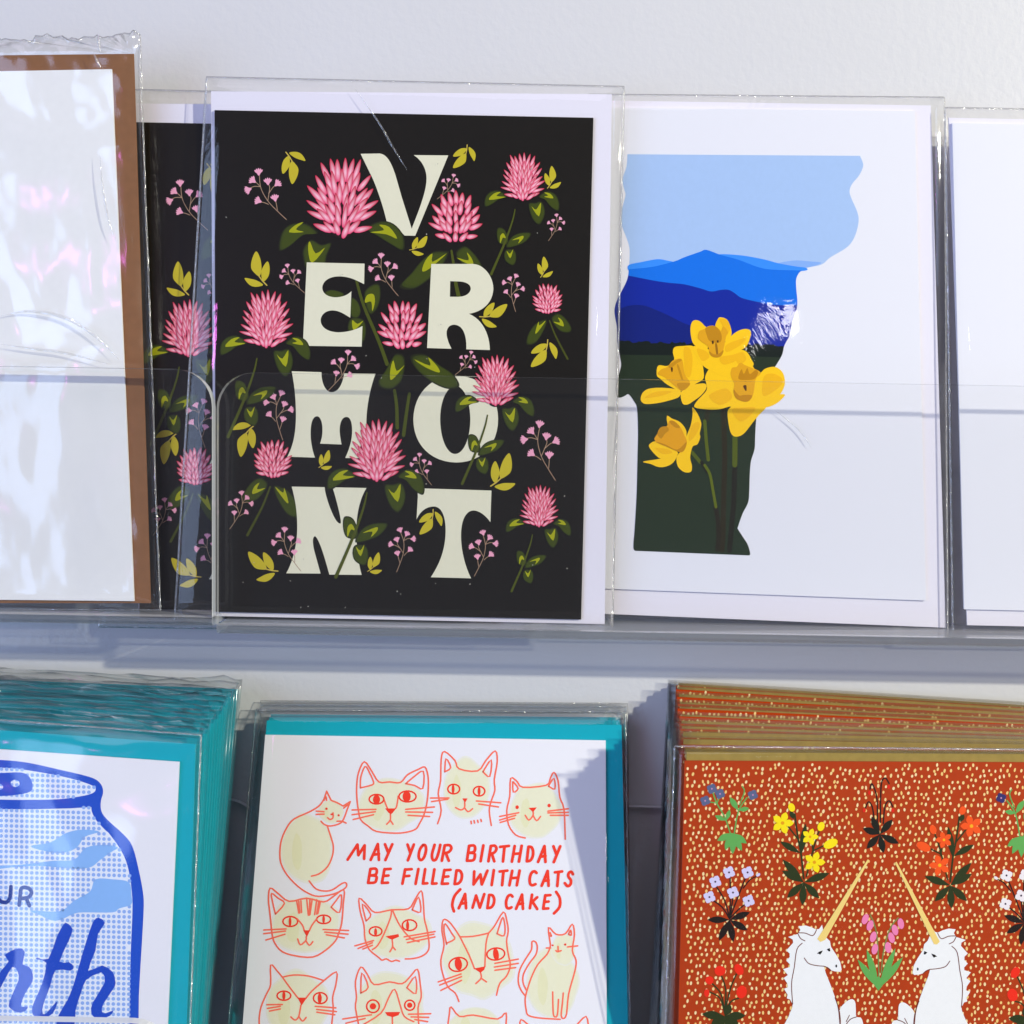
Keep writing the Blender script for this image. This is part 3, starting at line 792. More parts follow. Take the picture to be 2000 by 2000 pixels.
daff([([(705, 380), (720, 335), (790, 325), (870, 325), (920, 370), (945, 440), (962, 530), (960, 600), (900, 640), (810, 690), (760, 700), (660, 650), (600, 600), (570, 570), (582, 490), (660, 492), (715, 440)], YEL),
      ([(435, 770), (450, 720), (500, 685), (600, 675), (720, 685), (770, 705), (765, 740), (730, 765), (600, 800), (490, 812), (450, 800)], YEL),
      ([(775, 710), (860, 655), (970, 640), (985, 680), (940, 740), (880, 785), (830, 815), (785, 805)], YEL),
      ([(800, 340), (850, 350), (870, 450), (850, 580), (810, 560), (800, 440)], YE2), ([(470, 760), (560, 710), (700, 705), (600, 745)], YE2),
      ([(580, 560), (610, 520), (660, 500), (700, 450), (750, 432), (785, 445), (805, 560), (850, 640), (785, 700), (710, 650), (640, 590)], ORA),
      ([(670, 490), (750, 435), (780, 445), (740, 470), (690, 510)], '#c98d0d'), ([(740, 640), (850, 640), (785, 700)], '#c98d0d'), ([(740, 490), (755, 490), (790, 600), (775, 600)], '#c98d0d'), ([(690, 505), (705, 510), (700, 545), (690, 530)], '#5a3206')])
daff([([(975, 590), (1000, 530), (1050, 490), (1180, 488), (1215, 440), (1290, 362), (1350, 410), (1372, 490), (1430, 552), (1480, 515), (1560, 500), (1620, 540), (1642, 600), (1640, 660), (1600, 735), (1520, 790), (1480, 850), (1440, 890), (1380, 960), (1310, 1050), (1260, 1082), (1210, 1078), (1180, 1020), (1163, 880), (1190, 832), (1100, 855), (1000, 858), (890, 840), (905, 790), (985, 700), (985, 640)], YEL),
      ([(1580, 740), (1645, 735), (1590, 795), (1520, 832), (1470, 830)], YEL),
      ([(1470, 580), (1560, 560), (1630, 620), (1560, 700), (1460, 740)], YE2), ([(1200, 860), (1300, 840), (1400, 850), (1280, 960)], YE2), ([(1010, 740), (1150, 680), (1200, 760), (1100, 820)], YE2), ([(1230, 420), (1290, 375), (1320, 440), (1260, 480)], YE2),
      ([(1190, 570), (1200, 510), (1240, 500), (1270, 465), (1320, 490), (1420, 530), (1440, 560), (1400, 600), (1385, 700), (1370, 750), (1340, 785), (1290, 785), (1230, 755), (1215, 700), (1220, 640)], ORA),
      ([(1255, 600), (1280, 520), (1300, 560), (1330, 510), (1350, 560), (1400, 525), (1420, 550), (1390, 600), (1330, 610)], '#c38508'), ([(1215, 690), (1260, 740), (1300, 735), (1370, 740), (1340, 788), (1285, 788), (1230, 757)], '#c38508'),
      ([(1295, 660), (1320, 655), (1322, 700), (1310, 695)], '#5a3206')])
daff([([(655, 912), (700, 935), (760, 960), (805, 1010), (820, 1060), (800, 1110), (700, 1040), (665, 1000)], YEL),
      ([(870, 840), (910, 890), (940, 960), (942, 1000), (930, 1060), (935, 1090), (910, 1150), (870, 1170), (850, 1260), (865, 1330), (855, 1380), (800, 1382), (750, 1340), (735, 1280), (745, 1240), (790, 1180), (820, 1080), (855, 990), (870, 900)], YEL),
      ([(505, 1170), (520, 1140), (560, 1125), (640, 1150), (740, 1210), (730, 1245), (615, 1270), (560, 1240)], YEL),
      ([(455, 1295), (600, 1270), (700, 1235), (745, 1230), (710, 1300), (650, 1335), (585, 1340), (520, 1315)], YEL),
      ([(860, 1000), (915, 960), (930, 1000), (890, 1080), (840, 1120)], YE2), ([(560, 1180), (660, 1190), (700, 1220), (620, 1230)], YE2),
      ([(550, 1110), (575, 1060), (600, 1010), (650, 1000), (680, 950), (720, 958), (770, 1010), (800, 1070), (822, 1130), (800, 1200), (760, 1215), (690, 1180), (600, 1150)], '#e6a113'),
      ([(575, 1060), (600, 1010), (650, 1000), (672, 1030), (640, 1060), (610, 1100), (590, 1090)], ORB), ([(680, 955), (720, 958), (765, 1005), (730, 1010), (690, 980)], '#c48709'), ([(560, 1130), (640, 1150), (740, 1195), (820, 1130), (800, 1200), (760, 1215), (680, 1182)], '#c48709')])

# ------------------------------------------------------------------ lower row: racks
LEAN = 16.0
PC = Plane((850, 1440), -0.0105, LEAN)              # front cat card
PJ = Plane((340, 1485), -0.0460, 12.0)              # front jar card
PU = Plane((1400, 1490), -0.0370, 5.5)             # front unicorn card
Z_LOW = PC.at(830, 2330).z
def down(plane, top, low, z=None):
    """the card edge from photo pixel top through low, carried down on its plane to height z"""
    z = Z_LOW + 0.0032 if z is None else z
    a, b_ = plane.at(*top), plane.at(*low)
    t = (z - a.z) / (b_.z - a.z)
    return a + (b_ - a) * t
LIP2 = Plane((1000, 1000), -0.094)
FB = Plane((1000, 1000), -0.003)
for lab, x0, x1, zlip, rr_, br in (('lower clear acrylic rack holding the jar cards', -0.34, FB.at(508, 1700).x, LIP2.at(60, 1995).z, (0, 0.009), (0, 0.011)),
                                   ('lower clear acrylic rack holding the cat and unicorn cards', FB.at(516, 1700).x, 0.34, LIP2.at(700, 2040).z, (0.009, 0), (0, 0))):
    rack(lab, x0, x1, Z_LOW, zlip, -0.094, FB.at(1220, 1577).z, lip_r=rr_, back_r=br)

# ------------------------------------------------------------------ lower row: cards
def lower_card(label, plane, ct, cl, et, el, st, sl, cmat, emat, group=None, film='film', **kw):
    """ct / cl: top and lower photo pixels (left, right) of the card edges, then envelope, then sleeve"""
    def quad(t, l, dz): return [t[0], t[1], down(plane, t[1], l[1], Z_LOW + 0.0032 + dz), down(plane, t[0], l[0], Z_LOW + 0.0032 + dz)]
    return sleeved('greeting_card', label, 'greeting card', plane, quad(ct, cl, 0.002), quad(et, el, 0.0012), quad(st, sl, 0), cmat, emat, group, film=film, **kw)

ORD = ['', 'first', 'second', 'third', 'fourth', 'fifth', 'sixth', 'seventh', 'eighth', 'ninth', 'tenth', 'eleventh', 'twelfth', 'thirteenth']
# cat stack: front card and three behind it
_, ccard = lower_card('white birthday card with coral line drawn cats, teal envelope behind', PC, [(518, 1435), (1183, 1446)], [(474, 2000), (1185, 2000)],
    [(521, 1407), (1214, 1416)], [(480, 2000), (1227, 2000)], [(500, 1386), (1222, 1390)], [(446, 2000), (1231, 2000)], M['white_card'], M['teal'], seed=6, wr=0.00025)
for k in range(1, 3):
    pl = PC.moved(0.0029 * k)
    dx, dy = 3 * k, -6 * k
    lower_card('cat birthday card in teal envelope, %s out from the wall in its stack' % ORD[3 - k], pl, [(522 + dx, 1440 + dy), (1180 + dx * 0.4, 1450 + dy)], [(480 + 2 * dx, 2000), (1180, 2000)],
        [(523 + dx, 1407 + dy), (1210 + dx * 0.4, 1413 + dy)], [(486 + dx, 2000), (1222, 2000)], [(512 - dx * 0.5, 1384 + dy * 1.3), (1220 + dx, 1386 + dy)], [(455 - 4 * k, 2000), (1229 + k, 2000)],
        M['white_card'], M['teal'], 'cat cards stacked behind the front one', seed=20 + k, nx=8, ny=8, seamw=0.0003)

# jar stack
_, jcard = lower_card('white card with a blue jar print, teal envelope behind', PJ, [(-260, 1445), (350, 1488)], [(-300, 2000), (327, 2000)],
    [(-270, 1407), (382, 1453)], [(-310, 2000), (364, 2000)], [(-290, 1385), (392, 1436)], [(-330, 2000), (371, 2000)], M['white_card'], M['teal'], seed=7, wr=0.0006, nx=36, ny=40, film='crinkled_film')
NJ = 13
rj = random.Random(5)
for k in range(1, NJ):
    t = k / (NJ - 1)
    pl = PJ.moved(0.0030 * k)
    x1, x2 = 382 + 80 * t ** 0.9 + rj.uniform(-2, 2), 364 + 40 * t + rj.uniform(-1.5, 1.5)
    yr = 1449 - 104 * t + rj.uniform(-2, 2); yl = yr - 40 + 12 * t
    lower_card('jar card in teal envelope, %s out from the wall in its stack' % ORD[NJ - k], pl, [(-250, yl + 34), (x1 - 26, yr + 34)], [(-280, 2000), (x2 - 30, 2000)],
        [(-260, yl), (x1, yr)], [(-290, 2000), (x2, 2000)], [(-270, yl - 26), (x1 + 9, yr - 19)], [(-300, 2000), (x2 + 7, 2000)],
        M['white_card'], M['teal'], 'jar cards stacked behind the front one', seed=40 + k, nx=24, ny=14, film='crinkled_film' if k > 8 else 'film', wr=0.0002, fine=2.0, seamw=0, ragged=0.0016 if k > 7 else 0.0008)

# unicorn stack
_, ucard = lower_card('rust orange card with two white unicorns and a field of dots', PU, [(1337, 1486), (2160, 1490)], [(1325, 2000), (2190, 2000)],
    [(1341, 1469), (2170, 1474)], [(1330, 2000), (2200, 2000)], [(1318, 1458), (2185, 1466)], [(1300, 2000), (2215, 2000)], M['orange_card'], M['olive_kraft'], seed=8, wr=0.00008, hf=0.0003, nx=12, ny=12)
NU = 13
ru = random.Random(11)
def dot_field(pr, x0, x1, y0, y1, step, layer, seed, slope=0.0):
    pr.flat = True
    r = random.Random(seed)
    y = y0
    row = 0
    while y < y1:
        x = x0 + (row % 2) * step * 0.5
        while x < x1:
            if r.random() > 0.07:
                cx, cy = x + r.uniform(-0.27, 0.27) * step, y + r.uniform(-0.27, 0.27) * step + slope * (x - x0)
                if cy > y0 + 2 + slope * (x - x0):
                    pr.fill(ell(cx, cy, r.uniform(2.0, 2.7), r.uniform(2.8, 4.4), r.uniform(-5, 22), 7), r.choice(['#f4d38c', '#f2ca78', '#f6dca2']), layer)
            x += step
        y += step * 0.93; row += 1
for k in range(1, NU):
    t = k / (NU - 1)
    pl = PU.moved(0.0027 * k)
    y = 1486 - 150 * t + ru.uniform(-2.5, 2.5); yr = 1490 - 100 * t + ru.uniform(-2, 2)
    if k in (2, 3): y -= 6; yr -= 6
    ex = ru.uniform(-2, 2)
    e = 11 if k in (1, 2, 3) else ru.choice((3, 4, 5))
    r_, cd = lower_card('unicorn card in olive kraft envelope, %s out from the wall in its stack' % ORD[NU - k], pl, [(1334 - 14 * t + ex, y), (2150, yr)], [(1318 - 30 * t, 2000), (2180, 2000)],
        [(1337 - 12 * t + ex, y - e), (2160, yr - e)], [(1322 - 30 * t, 2000), (2190, 2000)], [(1320 - 16 * t + ex, y - e - 7), (2170, yr - e - 6)], [(1298 - 30 * t, 2000), (2200, 2000)],
        M['orange_card'], M['olive_kraft'], 'unicorn cards stacked behind the front one', seed=60 + k, nx=6, ny=6, wr=0.0001, seamw=0)
    pr = Print('dots', cd, pl)
    dot_field(pr, 1340 - 14 * t, 2030, y + 1, y + 18, 8.6, 1, 100 + 7 * k, (yr - y) / 815.0)
    pr.done(stuff=True)

# ------------------------------------------------------------------ print: the cat birthday card
COR, RED = '#fd7258', '#f53a22'
K = {k: (lambda l, k=k: px(k, l)) for k in ('K1', 'K2', 'K3', 'K4')}
WASH = '#e9e8c8'
def cat(crop, lines=(), closed=(), eyes=(), pupils=(), fills=(), wash=(), w=3.2):
    pr = Print('cat_drawing', ccard, PC)
    rw = random.Random(len(lines) * 7 + len(eyes))
    for k_, (cx, cy, rx, ry) in enumerate(wash):
        lp = [(x + rw.uniform(-0.07, 0.07) * rx, y + rw.uniform(-0.07, 0.07) * ry) for x, y in ell(cx, cy, rx, ry, 0, 14)]
        for kk, cc in ((1.16, '#e9e9dc'), (1.09, '#e8e8cc'), (1.0, '#e9e8c9')):
            pr.fill(px(crop, crom([(cx + (x - cx) * kk, cy + (y - cy) * kk) for x, y in lp], True, 3)), cc, 1)
        pr.fill(px(crop, crom([(cx - rx * 0.45 + (x - cx) * 0.22, cy + ry * 0.1 + (y - cy) * 0.6) for x, y in lp], True, 3)), '#e5e4ba', 1)
        pr.fill(px(crop, crom([(cx + rx * 0.25 + (x - cx) * 0.13, cy + (y - cy) * 0.5) for x, y in lp], True, 3)), '#e9e8c8', 1)
    for e in eyes: pr.stroke(px(crop, ell(*e)), w, RED, 4, closed=True)
    for l in lines: pr.stroke(crom(px(crop, l), False, 3), w, COR, 3)
    for l in closed: pr.stroke(crom(px(crop, l), True, 3), w, COR, 3, closed=True)
    for e in pupils: pr.fill(px(crop, ell(*e)), RED, 5)
    for l in fills: pr.fill(px(crop, l), RED, 5)
    return pr.done()
cat('K1', [[(975, 1520), (1000, 1545), (1050, 1560), (1130, 1540), (1165, 1500), (1195, 1420), (1220, 1355)], [(1220, 1355), (1160, 1392)], [(1160, 1392), (1110, 1365), (1060, 1345)], [(1060, 1345), (1022, 1268)], [(1022, 1268), (1000, 1335)],
           [(1000, 1335), (960, 1390), (880, 1440), (750, 1500), (690, 1570), (645, 1670), (630, 1770), (638, 1870), (690, 1970), (780, 2065), (870, 2125), (955, 2150), (1080, 2130), (1165, 2090), (1190, 2060), (1180, 2035), (1145, 2045), (1070, 2095), (1000, 2105), (930, 2085), (875, 2020)],
           [(1028, 1562), (1060, 1660), (1078, 1730), (1070, 1810), (1030, 1900), (960, 1960), (895, 1980)],
           [(935, 1435), (1000, 1440)], [(935, 1462), (1000, 1460)], [(1030, 1490), (1050, 1505), (1075, 1490), (1075, 1450)], [(1110, 1520), (1150, 1520), (1185, 1535)], [(1000, 1345), (1015, 1310), (1022, 1345)], [(1165, 1410), (1200, 1380)]],
    pupils=[(1020, 1415, 10, 10), (1122, 1470, 9, 9), (1065, 1462, 12, 8)], wash=[(860, 1750, 190, 260), (1060, 1440, 90, 90)])
cat('K1', [[(1305, 1240), (1308, 1150), (1345, 1060), (1380, 1110), (1415, 1190), (1400, 1216), (1305, 1240)], [(1685, 1205), (1750, 1150), (1832, 1100), (1828, 1245), (1760, 1220), (1685, 1205)],
           [(1500, 1330), (1520, 1385), (1532, 1412)], [(1622, 1310), (1610, 1390), (1600, 1412)], [(1557, 1460), (1555, 1510), (1525, 1545)], [(1555, 1510), (1578, 1545)],
           [(1235, 1425), (1435, 1420)], [(1235, 1465), (1430, 1440)], [(1245, 1505), (1415, 1465)], [(1685, 1420), (1925, 1400)], [(1685, 1442), (1910, 1445)], [(1705, 1470), (1885, 1480)]],
    closed=[[(1275, 1210), (1290, 1110), (1338, 1020), (1400, 1100), (1460, 1190), (1550, 1190), (1640, 1195), (1700, 1130), (1790, 1085), (1845, 1065), (1870, 1130), (1875, 1220), (1865, 1350), (1840, 1460), (1800, 1540), (1770, 1585), (1700, 1610), (1600, 1620), (1440, 1605), (1370, 1560), (1310, 1510), (1290, 1440), (1275, 1320)]],
    eyes=[(1440, 1335, 62, 40), (1700, 1312, 72, 46)], pupils=[(1440, 1337, 30, 38), (1693, 1312, 34, 46)], fills=[[(1512, 1412), (1605, 1412), (1575, 1450), (1560, 1462), (1540, 1448)]], wash=[(1560, 1380, 240, 190)])
cat('K2', [[(235, 1540), (265, 1430), (240, 1290), (260, 1180), (265, 1000), (292, 935), (380, 1010), (415, 1080), (570, 1098), (640, 1010), (718, 930), (735, 1020), (710, 1170), (715, 1260), (685, 1350), (668, 1430), (685, 1555)],
           [(295, 1105), (305, 995), (345, 1070), (295, 1105)], [(615, 1105), (685, 1005), (672, 1145), (615, 1105)], [(462, 1365), (460, 1405), (430, 1425), (385, 1405)], [(460, 1405), (490, 1440), (528, 1415)],
           [(175, 1325), (330, 1325)], [(185, 1355), (320, 1335)], [(560, 1350), (765, 1365)], [(580, 1375), (745, 1400)], [(515, 1520), (518, 1540)], [(540, 1515), (545, 1535)], [(570, 1512), (575, 1530)], [(598, 1505), (602, 1522)]],
    eyes=[(370, 1250, 50, 40), (583, 1268, 48, 40)], pupils=[(365, 1250, 12, 37), (583, 1268, 12, 37)], fills=[[(443, 1328), (487, 1328), (464, 1368)]], wash=[(470, 1250, 170, 230)])
cat('K2', [[(970, 1660), (890, 1635), (830, 1550), (815, 1430), (840, 1310), (848, 1160), (900, 1185), (950, 1235), (1145, 1218), (1180, 1160), (1210, 1110), (1245, 1180), (1260, 1320), (1295, 1420), (1305, 1670)],
           [(870, 1190), (910, 1245), (870, 1275), (865, 1190)], [(1165, 1225), (1210, 1160), (1218, 1250), (1165, 1225)], [(1035, 1440), (1035, 1470), (1000, 1510), (970, 1470)], [(1035, 1470), (1065, 1515), (1098, 1480)],
           [(755, 1480), (915, 1448)], [(755, 1510), (890, 1470)], [(760, 1530), (880, 1495)], [(1160, 1435), (1330, 1415)], [(1160, 1450), (1330, 1445)], [(1180, 1470), (1330, 1470)]],
    pupils=[(902, 1402, 14, 16), (1170, 1388, 14, 15)], fills=[[(998, 1408), (1067, 1403), (1035, 1445)]], wash=[(1060, 1430, 190, 200)])
cat('K3', [[(425, 895), (400, 790), (388, 700), (450, 745), (510, 795), (425, 895)], [(950, 830), (1000, 765), (1048, 712), (1030, 880), (950, 830)]] +
          [[a, b_] for a, b_ in (((625, 770), (645, 885)), ((645, 775), (655, 885)), ((665, 770), (672, 880)), ((720, 750), (735, 905)), ((750, 760), (745, 905)), ((770, 765), (750, 900)), ((815, 760), (795, 900)), ((835, 770), (815, 895)), ((850, 775), (825, 890)))] +
          [[(630, 940), (680, 1000), (697, 1052)], [(815, 940), (770, 1000), (745, 1052)], [(715, 1110), (712, 1145), (660, 1185), (635, 1130)], [(712, 1145), (745, 1190), (778, 1155)],
           [(315, 1045), (525, 1035)], [(315, 1080), (520, 1055)], [(335, 1140), (515, 1085)], [(875, 1040), (1115, 1050)], [(890, 1065), (1110, 1085)], [(905, 1090), (1075, 1120)]],
    closed=[[(370, 860), (360, 760), (375, 650), (450, 700), (555, 775), (720, 745), (880, 780), (970, 730), (1070, 665), (1065, 800), (1050, 980), (1020, 1080), (990, 1150), (900, 1235), (780, 1300), (620, 1290), (490, 1250), (420, 1170), (395, 1090), (380, 950)]],
    eyes=[(565, 965, 70, 47), (880, 945, 66, 40)], pupils=[(563, 968, 13, 44), (880, 945, 12, 38)], fills=[[(688, 1048), (752, 1048), (722, 1112)]], wash=[(720, 1000, 290, 240)])
cat('K3', [[(1595, 1340), (1560, 1330), (1520, 1342), (1470, 1318), (1430, 1330), (1400, 1305), (1310, 1230), (1270, 1130), (1260, 1000), (1225, 870), (1215, 745), (1290, 810), (1365, 880), (1520, 855), (1680, 845), (1740, 760), (1800, 675), (1820, 780), (1830, 940), (1855, 1040), (1875, 1180), (1860, 1250), (1800, 1295), (1720, 1315), (1650, 1318)],
           [(1280, 960), (1245, 800), (1325, 900), (1280, 960)], [(1715, 855), (1775, 735), (1795, 875), (1715, 855)], [(1520, 855), (1510, 930), (1450, 1080), (1390, 1190), (1340, 1230)], [(1530, 860), (1580, 970), (1640, 1060), (1710, 1130), (1780, 1155)],
           [(1525, 1130), (1530, 1200), (1505, 1250)], [(1530, 1200), (1555, 1232)], [(1175, 1195), (1350, 1145)], [(1205, 1220), (1340, 1165)], [(1250, 1225), (1340, 1190)], [(1640, 1110), (1930, 1060)], [(1660, 1135), (1920, 1085)], [(1670, 1165), (1930, 1110)]],
    eyes=[(1370, 1058, 60, 43), (1690, 1000, 68, 51)], pupils=[(1370, 1065, 14, 38), (1672, 1005, 14, 47)], fills=[[(1463, 1105), (1585, 1083), (1592, 1108), (1530, 1135), (1505, 1130)]], wash=[(1560, 1080, 280, 220)])
cat('K4', [[(465, 1720), (430, 1640), (360, 1580), (310, 1450), (295, 1330), (325, 1190), (305, 1050), (318, 950), (370, 965), (430, 1040), (475, 1110)], [(475, 1110), (600, 1105), (745, 1075)],
           [(745, 1075), (800, 1010), (885, 875), (920, 970), (930, 1060), (915, 1150), (930, 1270), (950, 1380), (915, 1480), (850, 1550), (820, 1660)], [(475, 1110), (560, 1280), (612, 1410)], [(745, 1075), (720, 1180), (710, 1390)],
           [(350, 1180), (325, 1060), (335, 985), (400, 1080), (425, 1130), (350, 1170)], [(825, 1080), (850, 1000), (880, 925), (900, 1010), (890, 1100), (825, 1080)], [(670, 1450), (675, 1500), (625, 1550)], [(675, 1500), (725, 1535)],
           [(270, 1535), (485, 1460)], [(285, 1565), (490, 1485)], [(295, 1615), (490, 1520)], [(805, 1360), (1025, 1320)], [(800, 1395), (1025, 1360)], [(805, 1425), (1000, 1400)]],
    eyes=[(458, 1370, 88, 65, -12), (813, 1272, 85, 57, -6)], pupils=[(460, 1365, 34, 62, -8), (815, 1275, 27, 58, -8)], fills=[[(608, 1408), (714, 1388), (705, 1420), (668, 1450)]], wash=[(650, 1330, 300, 310)])
cat('K4', [[(1330, 1190), (1310, 1020), (1380, 1085), (1470, 1080), (1535, 990), (1555, 1090), (1535, 1240), (1570, 1330), (1560, 1430), (1500, 1650), (1480, 1840), (1450, 1880), (1430, 1850), (1440, 1750), (1450, 1640)],
           [(1330, 1190), (1300, 1270), (1210, 1370), (1150, 1490), (1110, 1610), (1090, 1700), (1100, 1800), (1120, 1850), (1220, 1875), (1420, 1888)],
           [(1100, 1610), (1070, 1540), (1075, 1460), (1130, 1360), (1190, 1280), (1205, 1210), (1190, 1160), (1155, 1155), (1150, 1230), (1100, 1310), (1040, 1420), (1025, 1530), (1050, 1610), (1095, 1670)],
           [(1350, 1630), (1355, 1830), (1375, 1865), (1395, 1840), (1405, 1700)], [(1380, 1240), (1400, 1250), (1400, 1200)], [(1400, 1250), (1430, 1240)], [(1290, 1215), (1330, 1215)], [(1490, 1205), (1585, 1195)], [(1325, 1070), (1340, 1105), (1330, 1100)], [(1500, 1085), (1520, 1045), (1525, 1095), (1500, 1085)]],
    pupils=[(1350, 1190, 9, 9), (1468, 1182, 11, 11)], wash=[(1350, 1550, 210, 290), (1450, 1230, 100, 130)])
cat('K3', [[(275, 1985), (272, 1880), (290, 1770), (340, 1650), (380, 1560), (380, 1375), (440, 1430), (490, 1490)], [(490, 1490), (600, 1470), (740, 1480), (880, 1522)], [(880, 1525), (1000, 1440), (995, 1560), (965, 1680), (970, 1800), (950, 1985)],
           [(490, 1490), (570, 1600), (638, 1687)], [(880, 1525), (770, 1620), (715, 1687)], [(665, 1755), (645, 1860), (610, 1895), (570, 1865)], [(645, 1860), (680, 1905), (715, 1870)],
           [(345, 1750), (490, 1748)], [(350, 1785), (470, 1765)], [(370, 1810), (470, 1790)], [(800, 1765), (995, 1780)], [(815, 1795), (1000, 1815)], [(815, 1820), (985, 1845)]],
    eyes=[(505, 1665, 65, 43), (848, 1688, 65, 52)], pupils=[(505, 1665, 15, 40), (843, 1690, 19, 48)], fills=[[(633, 1683), (722, 1683), (672, 1758)]], wash=[(620, 1760, 260, 290)])
cat('K3', [[(1220, 1985), (1180, 1780), (1190, 1680), (1180, 1530), (1230, 1395), (1290, 1460), (1355, 1560), (1500, 1535), (1620, 1552), (1700, 1480), (1765, 1415), (1790, 1550), (1800, 1680), (1770, 1780), (1780, 1985)],
           [(1230, 1640), (1240, 1450), (1300, 1585), (1230, 1640)], [(1665, 1590), (1745, 1485), (1750, 1645), (1665, 1590)], [(1240, 1945), (1420, 1830), (1490, 1690), (1550, 1605), (1600, 1750), (1640, 1860), (1730, 1910)], [(1528, 1860), (1528, 1985)],
           [(1060, 1885), (1330, 1845)], [(1090, 1925), (1270, 1880)], [(1680, 1840), (1890, 1835)], [(1705, 1865), (1870, 1870)], [(1740, 1890), (1860, 1910)]],
    eyes=[(1345, 1765, 60, 60), (1692, 1755, 48, 48)], pupils=[(1345, 1765, 30, 30), (1692, 1755, 25, 25)], fills=[[(1458, 1820), (1602, 1818), (1585, 1850), (1530, 1868), (1478, 1852)]], wash=[(1500, 1750, 290, 260)])
cat('K4', [[(355, 1985), (375, 1840), (390, 1770), (470, 1860), (600, 1848), (830, 1885), (910, 1825), (905, 1985)]], wash=[(620, 1930, 210, 130)])
cat('K4', [[(1040, 1985), (1050, 1890), (1130, 1950)], [(1570, 1950), (1665, 1860), (1690, 1985)]])

FONT = {'A': [[(0, 1), (0.78, 0), (0.9, 1)], [(0.3, 0.68), (0.9, 0.62)]], 'B': [[(0.25, 0.05), (0, 0.98)], [(0.25, 0.04), (0.8, 0.02), (0.95, 0.2), (0.8, 0.42), (0.2, 0.48)], [(0.2, 0.48), (0.85, 0.52), (0.9, 0.75), (0.7, 0.95), (0, 0.98)]],
        'C': [[(1, 0.15), (0.7, 0.03), (0.3, 0.15), (0.05, 0.5), (0.1, 0.85), (0.4, 0.98), (0.85, 0.9)]], 'D': [[(0.25, 0.05), (0, 0.97)], [(0.25, 0.05), (0.7, 0.08), (0.95, 0.35), (0.85, 0.7), (0.5, 0.92), (0, 0.97)]],
        'E': [[(0.3, 0.03), (0, 0.97), (0.7, 0.95)], [(0.3, 0.05), (1, 0.02)], [(0.15, 0.5), (0.75, 0.47)]], 'F': [[(0.3, 0.03), (0, 1)], [(0.3, 0.05), (1, 0.02)], [(0.15, 0.5), (0.75, 0.47)]],
        'H': [[(0.28, 0.02), (0, 1)], [(1, 0), (0.72, 1)], [(0.15, 0.52), (0.85, 0.48)]], 'I': [[(0.8, 0), (0.2, 1)]], 'K': [[(0.28, 0), (0, 0.95)], [(0.95, 0.18), (0.15, 0.58)], [(0.35, 0.5), (0.95, 1)]],
        'L': [[(0.5, 0), (0, 0.97), (0.95, 0.95)]], 'M': [[(0, 1), (0.55, 0.05), (0.6, 0.72), (0.95, 0.1), (0.92, 0.95)]], 'N': [[(0, 0.95), (0.3, 0.1), (0.62, 0.95), (1, 0)]],
        'O': [[(0.6, 0.02), (0.2, 0.3), (0.05, 0.75), (0.3, 0.98), (0.7, 0.8), (0.95, 0.35), (0.85, 0.05), (0.6, 0.02)]], 'R': [[(0.3, 0.03), (0, 1)], [(0.3, 0.03), (0.8, 0.02), (0.98, 0.22), (0.7, 0.45), (0.2, 0.52)], [(0.4, 0.5), (0.72, 1)]],
        'S': [[(1, 0.2), (0.8, 0.03), (0.5, 0.12), (0.45, 0.35), (0.75, 0.6), (0.7, 0.88), (0.35, 1), (0.02, 0.8)]], 'T': [[(0, 0.08), (1, 0.02)], [(0.5, 0.05), (0.32, 1)]], 'U': [[(0.35, 0), (0.05, 0.6), (0.15, 0.95), (0.5, 0.92), (0.8, 0.5), (1, 0)]],
        'W': [[(0.05, 0.1), (0, 0.98), (0.5, 0.3), (0.6, 0.98), (1, 0.05)]], 'Y': [[(0, 0), (0.4, 0.5)], [(0.95, 0), (0.05, 1)]], '(': [[(1, 0), (0.35, 0.3), (0.08, 0.7), (0.28, 1)]], ')': [[(0.35, 0), (0.95, 0.3), (0.9, 0.7), (0, 1)]]}
def write(txt, boxes):
    pr = Print('lettering', ccard, PC)
    for ch, (x0, x1, y0, y1) in zip(txt, boxes):
        for st in FONT[ch]:
            p_ = [(x0 + 2 + (x1 - x0 - 4) * u, y0 + (y1 - y0) * v) for u, v in st]
            if ch in 'BCDORSU()' and len(p_) > 2: p_ = crom(p_, False, 4)
            elif len(p_) > 2:
                for a_, b_ in zip(p_, p_[1:]): pr.stroke([a_, b_], 5.6, RED, 6)
                continue
            pr.stroke(p_, 5.6, RED, 6)
    return pr.done()
def line(txt, xs, y0, y1, slope):
    write(txt, [(a, b_, y0 + slope * (a - xs[0][0]), y1 + slope * (a - xs[0][0])) for a, b_ in xs])
line('MAYYOURBIRTHDAY', [(677, 716), (722, 744), (750, 769), (794, 811), (815, 835), (841, 862), (861, 884), (910, 931), (935, 948), (952, 972), (975, 996), (998, 1021), (1027, 1044), (1049, 1069), (1079, 1097)], 1648, 1679, 0.012)
line('BEFILLEDWITHCATS', [(717, 739), (744, 765), (784, 806), (808, 821), (824, 837), (842, 855), (861, 882), (886, 905), (923, 954), (957, 968), (974, 993), (993, 1017), (1032, 1050), (1056, 1075), (1082, 1100), (1101, 1121)], 1696, 1725, 0.015)
line('ANDCAKE', [(894, 914), (921, 948), (950, 968), (986, 1003), (1006, 1025), (1033, 1052), (1059, 1077)], 1746, 1774, 0.010)
write('()', [(880, 901, 1737, 1780), (1080, 1096, 1742, 1784)])

